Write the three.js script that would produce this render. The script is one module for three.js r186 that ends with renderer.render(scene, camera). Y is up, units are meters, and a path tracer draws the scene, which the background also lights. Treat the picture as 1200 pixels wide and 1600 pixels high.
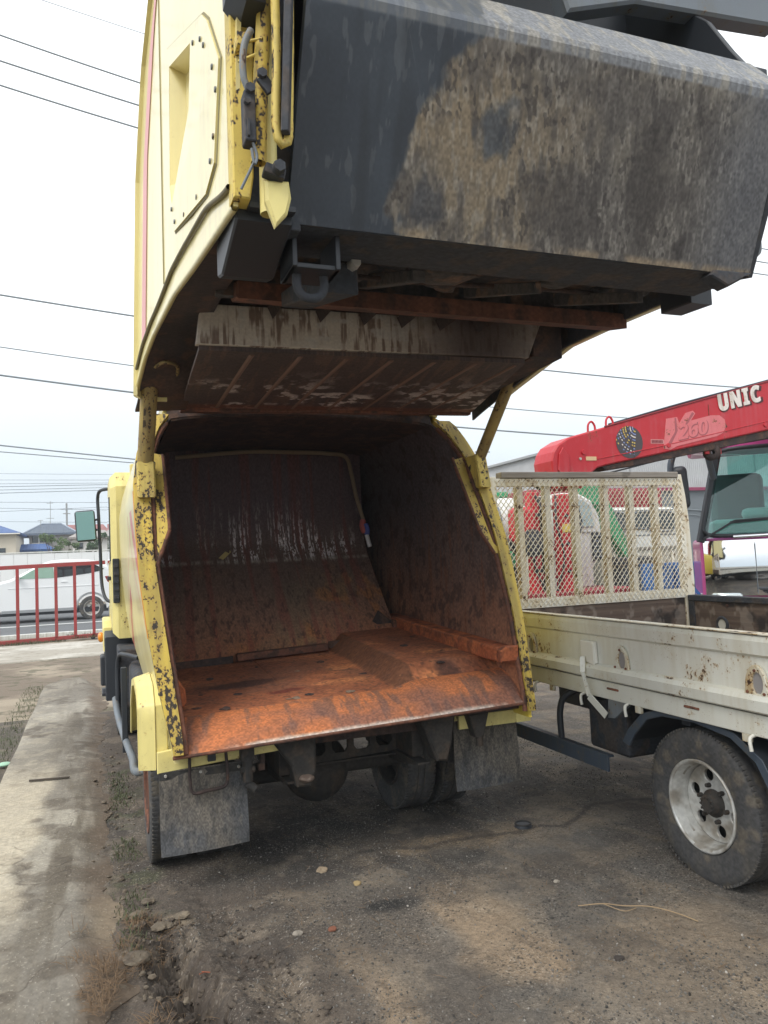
import * as THREE from 'three';
import { mergeGeometries, mergeVertices, toCreasedNormals } from 'three/addons/utils/BufferGeometryUtils.js';
import { RoundedBoxGeometry } from 'three/addons/geometries/RoundedBoxGeometry.js';
import { ConvexGeometry } from 'three/addons/geometries/ConvexGeometry.js';
import { TextGeometry } from 'three/addons/geometries/TextGeometry.js';
import { FontLoader } from 'three/addons/loaders/FontLoader.js';

// ---------------------------------------------------------------- camera, sky, sun, exposure
const scene = new THREE.Scene();
const camera = new THREE.PerspectiveCamera(67.38, 0.75, 0.05, 600);
camera.position.set(0, 1.6, 0);
camera.rotation.set(THREE.MathUtils.degToRad(3.43), -THREE.MathUtils.degToRad(20.65), THREE.MathUtils.degToRad(-2.48), 'YXZ');

// noise ---------------------------------------------------------------------
let seed = 1234567;
const rnd = () => { seed = (seed * 1664525 + 1013904223) >>> 0; return seed / 4294967296; };
const rr = (a, b) => a + (b - a) * rnd();
const PERM = new Uint8Array(512), VAL = new Float32Array(256);
for (let i = 0; i < 256; i++) { PERM[i] = i; VAL[i] = rnd(); }
for (let i = 255; i > 0; i--) { const j = Math.floor(rnd() * (i + 1)); const t = PERM[i]; PERM[i] = PERM[j]; PERM[j] = t; }
for (let i = 0; i < 256; i++) PERM[i + 256] = PERM[i];
function vn(x, y) {
  const xi = Math.floor(x), yi = Math.floor(y); let fx = x - xi, fy = y - yi;
  fx = fx * fx * (3 - 2 * fx); fy = fy * fy * (3 - 2 * fy);
  const X = xi & 255, Y = yi & 255, X1 = (X + 1) & 255, Y1 = (Y + 1) & 255;
  const a = VAL[PERM[PERM[X] + Y]], b = VAL[PERM[PERM[X1] + Y]], c = VAL[PERM[PERM[X] + Y1]], d = VAL[PERM[PERM[X1] + Y1]];
  return (a + (b - a) * fx) * (1 - fy) + (c + (d - c) * fx) * fy;
}
function fbm(x, y, o = 4) { let s = 0, a = 0.5, n = 0; for (let i = 0; i < o; i++) { s += a * vn(x, y); n += a; x = x * 2.03 + 17.3; y = y * 2.03 + 9.1; a *= 0.5; } return s / n; }
const clamp = (x, a = 0, b = 1) => Math.min(b, Math.max(a, x));
const ss = (a, b, x) => { const t = clamp((x - a) / (b - a)); return t * t * (3 - 2 * t); };
const lerp = (a, b, t) => a + (b - a) * t;
const mix = (c, d, t) => [lerp(c[0], d[0], t), lerp(c[1], d[1], t), lerp(c[2], d[2], t)];
function interp(tab, x) { // [[x, y], ...] rising in x
  if (x <= tab[0][0]) return tab[0][1];
  for (let i = 1; i < tab.length; i++) if (x <= tab[i][0]) return lerp(tab[i - 1][1], tab[i][1], (x - tab[i - 1][0]) / (tab[i][0] - tab[i - 1][0]));
  return tab[tab.length - 1][1];
}

// overcast sky, a little brighter overhead towards the veiled sun
const SUN = new THREE.Vector3(-0.62, 0.85, 0.42).normalize();
{
  const W = 512, H = 256, d = new Float32Array(W * H * 4);
  for (let j = 0; j < H; j++) for (let i = 0; i < W; i++) {
    const el = (j + 0.5) / H * Math.PI - Math.PI / 2, az = (i + 0.5) / W * Math.PI * 2;
    const dir = [Math.cos(el) * Math.cos(az - Math.PI), Math.sin(el), Math.cos(el) * Math.sin(az - Math.PI)];
    const up = Math.max(0, dir[1]);
    const q = 1 / (up + 0.22);
    const cl = fbm(dir[0] * q * 1.3 + 30, dir[2] * q * 2.2 + 50, 5);
    const cs = Math.max(0, dir[0] * SUN.x + dir[1] * SUN.y + dir[2] * SUN.z);
    let base = mix([0.50, 0.575, 0.63], [0.84, 0.87, 0.90], ss(-0.02, 0.40, up));
    const k = 1 + 0.16 * (cl - 0.5) * 2 * (1 - 0.5 * up) + 0.35 * Math.pow(cs, 6);
    if (dir[1] < 0) base = mix(base, [0.2, 0.19, 0.17], ss(0, 0.1, -dir[1]));
    const o = (j * W + i) * 4;
    d[o] = base[0] * k; d[o + 1] = base[1] * k; d[o + 2] = base[2] * k; d[o + 3] = 1;
  }
  const sky = new THREE.DataTexture(d, W, H, THREE.RGBAFormat, THREE.FloatType);
  sky.mapping = THREE.EquirectangularReflectionMapping; sky.magFilter = THREE.LinearFilter; sky.minFilter = THREE.LinearFilter; sky.needsUpdate = true;
  scene.background = sky; scene.environment = sky;
}
const sun = new THREE.DirectionalLight(new THREE.Color(1, 0.96, 0.9), 1.2);
sun.position.copy(SUN).multiplyScalar(40).add(new THREE.Vector3(2, 0, -5)); sun.target.position.set(2, 0, -5);
sun.castShadow = true; sun.shadow.radius = 45; sun.shadow.mapSize.set(2048, 2048);
Object.assign(sun.shadow.camera, { left: -14, right: 14, top: 14, bottom: -14, near: 1, far: 90 });
scene.add(sun, sun.target);
const EXPOSURE = 1.68;
scene.fog = new THREE.FogExp2(new THREE.Color(0.86, 0.92, 0.97), 0.0016);

// ---------------------------------------------------------------- materials
function texFrom(n, m, data, srgb, su, sv) {
  const t = new THREE.DataTexture(data, n, m, THREE.RGBAFormat); t.magFilter = THREE.LinearFilter; t.minFilter = THREE.LinearFilter;
  t.wrapS = t.wrapT = THREE.MirroredRepeatWrapping; t.repeat.set(1 / su, 1 / sv); if (srgb) t.colorSpace = THREE.SRGBColorSpace; t.needsUpdate = true; return t;
}
// fn(u, v) in metres -> [r, g, b (sRGB bytes), height 0..1, roughness 0..1]
function TM(n, m, su, sv, fn, o = {}) {
  const c = new Uint8Array(n * m * 4), h = new Uint8Array(n * m * 4), r = new Uint8Array(n * m * 4);
  const us = o.unit ? 1 : su, vs = o.unit ? 1 : sv;
  for (let j = 0; j < m; j++) for (let i = 0; i < n; i++) {
    const p = fn((i + 0.5) / n * su, (j + 0.5) / m * sv), k = (j * n + i) * 4;
    c[k] = clamp(p[0], 0, 255); c[k + 1] = clamp(p[1], 0, 255); c[k + 2] = clamp(p[2], 0, 255); c[k + 3] = 255;
    const hh = clamp(p[3] ?? 0.5) * 255; h[k] = h[k + 1] = h[k + 2] = hh; h[k + 3] = 255;
    const ro = clamp(p[4] ?? 0.8) * 255; r[k] = r[k + 1] = r[k + 2] = ro; r[k + 3] = 255;
  }
  const par = { map: texFrom(n, m, c, true, us, vs), roughness: 1, metalness: o.metalness ?? 0 };
  if (o.bump) { par.bumpMap = texFrom(n, m, h, false, us, vs); par.bumpScale = o.bump; }
  if (o.rough !== false) par.roughnessMap = texFrom(n, m, r, false, us, vs); else par.roughness = o.roughness ?? 0.8;
  if (o.clearcoat) { par.clearcoat = o.clearcoat; par.clearcoatRoughness = o.ccr ?? 0.1; }
  return o.clearcoat ? new THREE.MeshPhysicalMaterial(par) : new THREE.MeshStandardMaterial(par);
}
function flat(hex, rough = 0.7, metal = 0, extra = {}) { const P = Object.keys(extra).length ? THREE.MeshPhysicalMaterial : THREE.MeshStandardMaterial; return new P({ color: new THREE.Color(hex), roughness: rough, metalness: metal, ...extra }); }
function paint(rgb, o = {}) { // weathered paint: base tone, dirt streaks, chips down to rust or dark primer
  const chip = o.chip ?? 0, rust = o.rust ?? [92, 58, 36], dirt = o.dirt ?? 0.25, dcol = o.dcol ?? [96, 86, 66], off = o.off ?? rnd() * 100;
  return TM(o.n ?? 512, o.n ?? 512, o.s ?? 1.4, o.s ?? 1.4, (u, v) => {
    const a = fbm(u * 1.7 + off, v * 1.7 + off, 4), b = fbm(u * 17 + off, v * 11 - off, 4), g = fbm(u * 78, v * 52 + off, 3), hn = vn(u * 230, v * 170 + off), sk = o.scratch ? fbm(u * 46 + off, v * 9, 4) : b, st = fbm(u * 30 + off, v * 2.2, 3);
    let c = rgb.map((x) => x * (0.96 + 0.08 * a));
    c = mix(c, dcol, dirt * ss(0.42, 0.75, a * 0.5 + st * 0.5) + dirt * 0.5 * ss(0.5, 0.8, b));
    let m = 0;
    if (chip > 0) { const q = (b * 0.5 + sk * 0.5) * 0.42 + g * 0.34 + hn * 0.12 + a * 0.12; const th = lerp(0.72, 0.505, chip) - 0.22 * (fbm(u * 3.6 + off * 2, v * 2.4, 3) - 0.5); m = ss(th, th + 0.035, q); const halo = ss(th - 0.06, th, q) * 0.35; c = mix(c, [150, 105, 50], halo); c = mix(c, mix(rust, rust.map((x) => x * 0.55), g), m); }
    const sp = ss(0.90, 0.95, vn(u * 210 + off, v * 210)) * ss(0.45, 0.65, b) * (o.speck ?? 0.3);
    c = mix(c, rust, sp);
    return [...c, 0.5 - 0.3 * m + 0.1 * g, lerp(o.rough ?? 0.45, 0.85, clamp(m + 0.3 * dirt * st))];
  }, { bump: o.bump ?? 0.0015, clearcoat: o.clearcoat, ccr: o.ccr, rough: false, roughness: (o.rough ?? 0.45) + 0.08 });
}
function rusty(c1, c2, c3, o = {}) {
  const off = rnd() * 200;
  return TM(o.n ?? 512, o.n ?? 512, o.s ?? 1.6, o.s ?? 1.6, (u, v) => {
    const a = fbm(u * 2.3 + off, v * 2.3, 5), b = fbm(u * 16 + off, v * 13, 4), st = fbm(u * 22 + off, v * 2.0, 3), g = fbm(u * 80, v * 80 + off, 2);
    let c = mix(c1, c2, ss(0.35, 0.68, a * 0.6 + st * 0.4)); c = mix(c, c3, ss(0.52, 0.72, b) * 0.7);
    c = c.map((x) => x * (0.82 + 0.36 * g));
    return [...c, b * 0.6 + g * 0.4, o.rough ?? (0.75 + 0.2 * b)];
  }, { bump: o.bump ?? 0.003, rough: false, roughness: o.rough ?? 0.85 });
}
const M = {
  cream: paint([228, 214, 146], { dirt: 0.10, speck: 0.12, rough: 0.3, clearcoat: 0.5, s: 2.2 }),
  yellow: paint([228, 214, 140], { dirt: 0.14, speck: 0.3, rough: 0.4, chip: 0.06 }),
  scratch: paint([208, 180, 78], { scratch: true, chip: 0.6, dirt: 0.35, rust: [72, 60, 46], s: 0.9, rough: 0.55 }),
  scratch2: paint([214, 190, 96], { scratch: true, chip: 0.45, dirt: 0.4, rust: [60, 52, 42], s: 0.8, rough: 0.55 }),
  rod: paint([168, 146, 84], { scratch: true, chip: 0.4, dirt: 0.5, rust: [88, 72, 52], s: 0.8, rough: 0.5 }),
  orange: rusty([184, 106, 62], [160, 88, 54], [118, 70, 50], {}),
  rust: rusty([124, 80, 60], [98, 64, 50], [66, 50, 44], {}),
  rustdark: rusty([76, 60, 54], [56, 47, 46], [94, 68, 54], {}),
  black: rusty([56, 60, 67], [64, 65, 69], [82, 72, 65], {}),  // blacks lifted toward blue, lens haze put into the colour
  dirtyblack: rusty([44, 43, 42], [58, 54, 50], [74, 62, 52], {}),
  plainblack: flat(0x2c3036, 0.5), rubber: rusty([44, 44, 45], [58, 56, 53], [78, 72, 64], { s: 0.7, bump: 0.001 }),
  tyre: rusty([66, 66, 67], [82, 78, 72], [100, 92, 80], { s: 0.6, bump: 0.0012 }),
  flap: TM(512, 512, 0.9, 0.9, (u, v) => { const a = fbm(u * 4, v * 4, 4), st = fbm(u * 70, v * 6, 3), g = fbm(u * 90, v * 60, 2); let c = mix([74, 75, 77], [98, 92, 84], ss(0.35, 0.7, a)); c = mix(c, [112, 106, 98], ss(0.55, 0.74, fbm(u * 60, v * 16, 4)) * 0.5); c = mix(c, [50, 50, 51], ss(0.6, 0.8, fbm(u * 40 + 9, v * 14, 4)) * 0.5); return [...c.map((x) => x * (0.8 + 0.4 * vn(u * 190, v * 130))), st, 0.85]; }, { bump: 0.001, rough: false, roughness: 0.85 }),
  steel: TM(256, 256, 0.6, 0.6, (u, v) => { const a = fbm(u * 9, v * 9, 4), g = fbm(u * 60, v * 60, 2); return [...mix([190, 190, 186], [146, 140, 130], ss(0.45, 0.75, a)).map((x) => x * (0.9 + 0.2 * g)), g, 0.42]; }, { metalness: 0.25, rough: false, roughness: 0.42 }),
  bed: paint([214, 214, 204], { chip: 0.10, dirt: 0.16, clearcoat: 0.5, ccr: 0.25, dcol: [150, 130, 90], rust: [96, 62, 38], s: 1.8, speck: 0.8, rough: 0.4, n: 768 }),
  bedrail: paint([206, 204, 190], { chip: 0.35, dirt: 0.45, dcol: [150, 118, 70], rust: [84, 54, 36], s: 1.2, speck: 0.9, rough: 0.5 }),
  gate: paint([240, 237, 226], { chip: 0.08, dirt: 0.3, dcol: [180, 152, 100], rust: [104, 66, 40], s: 0.8, speck: 0.6 }),
  whitemetal: flat(0xdcdad0, 0.45), greymetal: paint([112, 120, 128], { dirt: 0.3, chip: 0.04, s: 1 }), navy: paint([62, 72, 84], { dirt: 0.3, chip: 0.12, rust: [50, 48, 46], s: 0.8 }),
  wood: TM(512, 512, 1.6, 0.8, (u, v) => { const g = fbm(u * 3, v * 50, 4), a = fbm(u * 5, v * 5 + 9, 4), s = fbm(u * 14, v * 10, 3); let c = mix([118, 102, 90], [84, 70, 62], g); c = mix(c, [54, 47, 44], ss(0.55, 0.68, a)); c = mix(c, [160, 150, 140], ss(0.6, 0.75, s) * 0.5); return [...c, g, 0.85]; }, { bump: 0.002, rough: false, roughness: 0.88 }),
  greywood: TM(512, 256, 1.6, 0.4, (u, v) => { const g = fbm(u * 4, v * 90, 4), a = fbm(u * 6, v * 6 + 9, 4); return [...mix(mix([164, 157, 148], [124, 117, 110], g), [92, 86, 80], ss(0.55, 0.7, a) * 0.6), g, 0.9]; }, { bump: 0.002, rough: false, roughness: 0.9 }),
  red: paint([188, 36, 48], { dirt: 0.5, dcol: [186, 86, 92], chip: 0.03, rough: 0.4, s: 2 }),
  fencered: paint([150, 52, 52], { bump: 0, dirt: 0.2, chip: 0.04, s: 1.5, rough: 0.5 }),
  pink: flat(0xc9559c, 0.35, 0, { clearcoat: 0.5 }), chrome: flat(0xe6e8ea, 0.06, 1), darkglass: flat(0x182024, 0.06, 0, { clearcoat: 1, clearcoatRoughness: 0.03 }),
  white: flat(0xe4e6e6, 0.3, 0, { clearcoat: 0.6, clearcoatRoughness: 0.08 }), dullwhite: paint([214, 216, 212], { bump: 0, dirt: 0.2, s: 1.5, speck: 0.1 }),
  glass: new THREE.MeshPhysicalMaterial({ color: new THREE.Color(0.72, 0.88, 0.86), roughness: 0.02, transmission: 1, thickness: 0, ior: 1.5 }),
  teal: flat(0x7fa6a2, 0.7), amber: flat(0xe08a18, 0.25, 0, { clearcoat: 0.8 }), green: paint([58, 150, 104], { bump: 0, dirt: 0.25, chip: 0.1, s: 1.2 }), blue: paint([52, 104, 168], { bump: 0, dirt: 0.25, chip: 0.06, s: 1 }), maroon: paint([150, 52, 60], { bump: 0, dirt: 0.25, s: 2 }),
  mirror: flat(0x86a49a, 0.05, 1), wire: flat(0x80878b, 0.7), wirefar: flat(0x9aa2a8, 0.8), concretepole: flat(0x9a9c9a, 0.9),  // mirror tinted teal to stand in for reflected greenery
};

// ---------------------------------------------------------------- geometry helpers (world metres)
const V3 = (x, y, z) => new THREE.Vector3(x, y, z);
function boxUV(g) {
  if (g.index) g = g.toNonIndexed();
  const p = g.attributes.position, uv = new Float32Array(p.count * 2), a = V3(), b = V3(), c = V3();
  for (let i = 0; i < p.count; i += 3) {
    a.fromBufferAttribute(p, i); b.fromBufferAttribute(p, i + 1); c.fromBufferAttribute(p, i + 2);
    const n = b.clone().sub(a).cross(c.clone().sub(a)), x = Math.abs(n.x), y = Math.abs(n.y), z = Math.abs(n.z);
    [a, b, c].forEach((q, k) => { const o = (i + k) * 2; if (x >= y && x >= z) { uv[o] = q.z; uv[o + 1] = q.y; } else if (y >= z) { uv[o] = q.x; uv[o + 1] = q.z; } else { uv[o] = q.x; uv[o + 1] = q.y; } });
  }
  g.setAttribute('uv', new THREE.BufferAttribute(uv, 2)); return g;
}
function clean(g) { if (g.index) g = g.toNonIndexed(); if (!g.attributes.normal) g.computeVertexNormals(); for (const k of Object.keys(g.attributes)) if (!['position', 'normal', 'uv'].includes(k)) g.deleteAttribute(k); if (!g.attributes.uv) g.setAttribute('uv', new THREE.BufferAttribute(new Float32Array(g.attributes.position.count * 2), 2)); g.clearGroups?.(); return g; }
const merge = (list) => mergeGeometries(list.map(clean));
const BASE = new Map();
const names = new Map();
function numbered(n) { const k = names.get(n) ?? 0; names.set(n, k + 1); return k ? n + '_' + String(k).padStart(3, '0') : n; }
function thing(name, label, category, base = [0, 0, 0], group) {
  const o = new THREE.Group(); o.name = numbered(name); o.position.set(...base); o.userData = { label, category }; if (group) o.userData.group = group;
  BASE.set(o, base); scene.add(o); return o;
}
function part(name, geo, mat, parent, o = {}) {
  let g = Array.isArray(geo) ? merge(geo) : clean(geo);
  if (!o.uv) g = boxUV(g);
  const b = BASE.get(parent); g.translate(-b[0], -b[1], -b[2]);
  const m = new THREE.Mesh(g, mat); m.name = name; m.castShadow = m.receiveShadow = true; if (o.label) m.userData.label = o.label; if (o.stuff) m.userData.kind = 'stuff';
  BASE.set(m, b); parent.add(m); return m;
}
function solo(name, geo, mat, data, o = {}) {
  let g = Array.isArray(geo) ? merge(geo) : clean(geo); if (!o.uv) g = boxUV(g);
  g.computeBoundingBox(); const bb = g.boundingBox, c = [(bb.min.x + bb.max.x) / 2, bb.min.y, (bb.min.z + bb.max.z) / 2]; if (o.origin) { c[0] = c[1] = c[2] = 0; } g.translate(-c[0], -c[1], -c[2]);
  const m = new THREE.Mesh(g, mat); m.name = numbered(name); m.position.set(...c); m.castShadow = m.receiveShadow = true; m.userData = data; scene.add(m); return m;
}
function box(x0, x1, y0, y1, z0, z1, r = 0.004) {
  const sx = Math.abs(x1 - x0), sy = Math.abs(y1 - y0), sz = Math.abs(z1 - z0), rad = Math.min(r, sx * 0.45, sy * 0.45, sz * 0.45);
  const g = rad > 0.0005 ? new RoundedBoxGeometry(sx, sy, sz, 1, rad) : new THREE.BoxGeometry(sx, sy, sz);
  g.translate((x0 + x1) / 2, (y0 + y1) / 2, (z0 + z1) / 2); return g;
}
function bar(p, q, r, n = 12, r2 = r) { const a = V3(...p), b = V3(...q), d = b.clone().sub(a), g = new THREE.CylinderGeometry(r2, r, d.length(), n); g.applyQuaternion(new THREE.Quaternion().setFromUnitVectors(V3(0, 1, 0), d.clone().normalize())); g.translate((a.x + b.x) / 2, (a.y + b.y) / 2, (a.z + b.z) / 2); return g; }
function beam(p, q, w, h, up = [0, 1, 0]) { // rectangular bar from p to q
  const a = V3(...p), b = V3(...q), d = b.clone().sub(a), L = d.length(); d.normalize(); const s = V3(...up).cross(d).normalize(), u = d.clone().cross(s);
  const g = new RoundedBoxGeometry(w, h, L, 1, Math.min(w, h) * 0.15); g.applyMatrix4(new THREE.Matrix4().makeBasis(s, u, d).setPosition(a.add(b).multiplyScalar(0.5))); return g;
}
function tube(pts, r, seg = 0, rad = 8) { const c = new THREE.CatmullRomCurve3(pts.map((p) => V3(...p)), false, 'centripetal'); return new THREE.TubeGeometry(c, seg || pts.length * 6, r, rad, false); }
function prism(pts, axis, a, b, bevel = 0, holes = []) { // pts: x-axis (z,y) | y-axis (x,z) | z-axis (x,y)
  const s = new THREE.Shape(pts.map((p) => new THREE.Vector2(p[0], p[1])));
  for (const h of holes) s.holes.push(new THREE.Path(h.map((p) => new THREE.Vector2(p[0], p[1]))));
  const lo = Math.min(a, b), d = Math.abs(b - a); let g = new THREE.ExtrudeGeometry(s, { depth: Math.max(1e-4, d - 2 * bevel), bevelEnabled: bevel > 0, bevelThickness: bevel, bevelSize: bevel, bevelOffset: -bevel, bevelSegments: 1, curveSegments: 10 });
  g.translate(0, 0, lo + bevel); if (g.index) g = g.toNonIndexed();
  if (axis !== 'z') { const m = new THREE.Matrix4(); if (axis === 'x') m.set(0, 0, 1, 0, 0, 1, 0, 0, 1, 0, 0, 0, 0, 0, 0, 1); else m.set(1, 0, 0, 0, 0, 0, 1, 0, 0, 1, 0, 0, 0, 0, 0, 1);
    g.applyMatrix4(m); const p = g.attributes.position.array; for (let i = 0; i < p.length; i += 9) for (let k = 0; k < 3; k++) { const t = p[i + 3 + k]; p[i + 3 + k] = p[i + 6 + k]; p[i + 6 + k] = t; } g.computeVertexNormals(); }
  return g;
}
function shell(P, nu, nv, t) { // thickened surface; P(u,v) -> [x,y,z]; t along the normal (dPu x dPv)
  const pos = [], uv = [], idx = [], N = (nu + 1) * (nv + 1), pts = [], nor = [];
  for (let j = 0; j <= nv; j++) for (let i = 0; i <= nu; i++) pts.push(V3(...P(i / nu, j / nv)));
  for (let j = 0; j <= nv; j++) for (let i = 0; i <= nu; i++) {
    const at = (a, b) => pts[clamp(b, 0, nv) * (nu + 1) + clamp(a, 0, nu)];
    const n = at(i + 1, j).clone().sub(at(i - 1, j)).cross(at(i, j + 1).clone().sub(at(i, j - 1))).normalize(); nor.push(n);
  }
  for (let k = 0; k < N; k++) { pos.push(pts[k].x, pts[k].y, pts[k].z); uv.push((k % (nu + 1)) / nu, Math.floor(k / (nu + 1)) / nv); }
  for (let k = 0; k < N; k++) { const q = pts[k].clone().addScaledVector(nor[k], -t); pos.push(q.x, q.y, q.z); uv.push((k % (nu + 1)) / nu, Math.floor(k / (nu + 1)) / nv); }
  for (let j = 0; j < nv; j++) for (let i = 0; i < nu; i++) { const a = j * (nu + 1) + i, b = a + 1, c = a + nu + 1, e = c + 1; idx.push(a, b, e, a, e, c, N + a, N + e, N + b, N + a, N + c, N + e); }
  const g = new THREE.BufferGeometry(); g.setAttribute('position', new THREE.Float32BufferAttribute(pos, 3)); g.setAttribute('uv', new THREE.Float32BufferAttribute(uv, 2)); g.setIndex(idx); g.computeVertexNormals();
  const wp = [], wu = []; const wall = (a, b) => { for (const k of [a, b, N + b, a, N + b, N + a]) { wp.push(pos[k * 3], pos[k * 3 + 1], pos[k * 3 + 2]); wu.push(uv[k * 2], uv[k * 2 + 1]); } };
  for (let i = 0; i < nu; i++) { wall(i + 1, i); wall(nv * (nu + 1) + i, nv * (nu + 1) + i + 1); }
  for (let j = 0; j < nv; j++) { wall(j * (nu + 1), (j + 1) * (nu + 1)); wall((j + 1) * (nu + 1) + nu, j * (nu + 1) + nu); }
  const w = new THREE.BufferGeometry(); w.setAttribute('position', new THREE.Float32BufferAttribute(wp, 3)); w.setAttribute('uv', new THREE.Float32BufferAttribute(wu, 2)); w.computeVertexNormals();
  return merge([g, w]);
}
function lathe(prof, seg = 48) { const g = new THREE.LatheGeometry(prof.map((p) => new THREE.Vector2(p[0], p[1])), seg); g.rotateZ(Math.PI / 2); return g; } // (radius, axial): axial +y -> -x
function rock(r, k = 0.35, flatY = 0.7) { const g = mergeVertices(new THREE.IcosahedronGeometry(r, 2).deleteAttribute('normal').deleteAttribute('uv')); const p = g.attributes.position, o = rnd() * 90; for (let i = 0; i < p.count; i++) { const x = p.getX(i), y = p.getY(i), z = p.getZ(i), s = 1 + k * 2 * (fbm(x / r * 0.9 + o, y / r * 0.9 + z / r * 0.7 + o, 3) - 0.5); p.setXYZ(i, x * s * 1.2, y * s * flatY, z * s); } const f = g.toNonIndexed(); f.computeVertexNormals(); return f; }
const bolt = (x, y, z, r = 0.012, ax = 'z', h = 0.012) => { const g = new THREE.CylinderGeometry(r * 0.9, r, h, 6); if (ax === 'z') g.rotateX(Math.PI / 2); if (ax === 'x') g.rotateZ(Math.PI / 2); g.translate(x, y, z); return g; };

// ---------------------------------------------------------------- ground
const groundH = (x, z) => {
  let h = 0.02 * (fbm(x * 1.1 + 5, z * 1.1, 4) - 0.5) + 0.012 * (fbm(x * 7, z * 7, 4) - 0.5) + 0.007 * (fbm(x * 31, z * 31, 3) - 0.5);
  // churned tyre rut left of the truck's line, nearest the camera
  const cx = 0.30 + 0.09 * (z + 2.9) + 0.02 * Math.sin(z * 4), dx = x - cx, w = ss(-3.85, -3.42, z) * (1 - ss(-0.9, -0.5, z));
  h += w * (-0.075 * Math.exp(-dx * dx / 0.009) + 0.022 * Math.exp(-Math.pow(Math.abs(dx) - 0.13, 2) / 0.003) * (0.2 + 1.6 * fbm(x * 9, z * 9, 2)) - 0.06 * (1 - ss(0.0, 0.10, Math.abs(fbm(x * 11 + 2, z * 8, 4) - 0.5))) * Math.exp(-dx * dx / 0.016) + 0.13 * (fbm(x * 20, z * 15, 5) - 0.5) * Math.exp(-dx * dx / 0.018) + 0.014 * Math.sin(z * 70 + dx * 22) * Math.exp(-dx * dx / 0.008));
  const c2 = 0.58 + 0.16 * (z + 3.2), d2 = x - c2, w2 = ss(-4.2, -3.8, z) * (1 - ss(-1.6, -1.0, z));
  h += w2 * (-0.028 * Math.exp(-d2 * d2 / 0.008) + 0.05 * (fbm(x * 18 + 9, z * 14, 4) - 0.5) * Math.exp(-d2 * d2 / 0.012) + 0.006 * Math.sin(z * 55 - d2 * 25) * Math.exp(-d2 * d2 / 0.01));
  h += 0.045 * Math.exp(-((x - 0.16) ** 2 / 0.02 + (z + 3.55) ** 2 / 0.05));           // rubble at the slab's broken edge
  const edge = Math.min(ss(-9.4, -8.8, z), 1) * ss(-2.4, -1.9, x) * (1 - ss(5.5, 5.9, x)) * (1 - ss(0.5, 0.9, z));
  const under = x < 0.05 && z < -3 ? 0.3 : 1;
  return h * edge * under;
};
const GX0 = -2.4, GX1 = 6.0, GZ0 = -9.4, GZ1 = 0.98, IX0 = -0.12, IX1 = 3.30, IZ0 = -4.72, IZ1 = -1.30;
const blob = (x, z, cx, cz, rx, rz, soft = 0.5) => { const n = (fbm(x * 3.1 + cx * 9, z * 3.1 + cz * 7, 4) - 0.5) * 1.5; const d = Math.hypot((x - cx) / rx, (z - cz) / rz) + n; return 1 - ss(1 - soft, 1 + soft * 0.4, d); };
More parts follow.
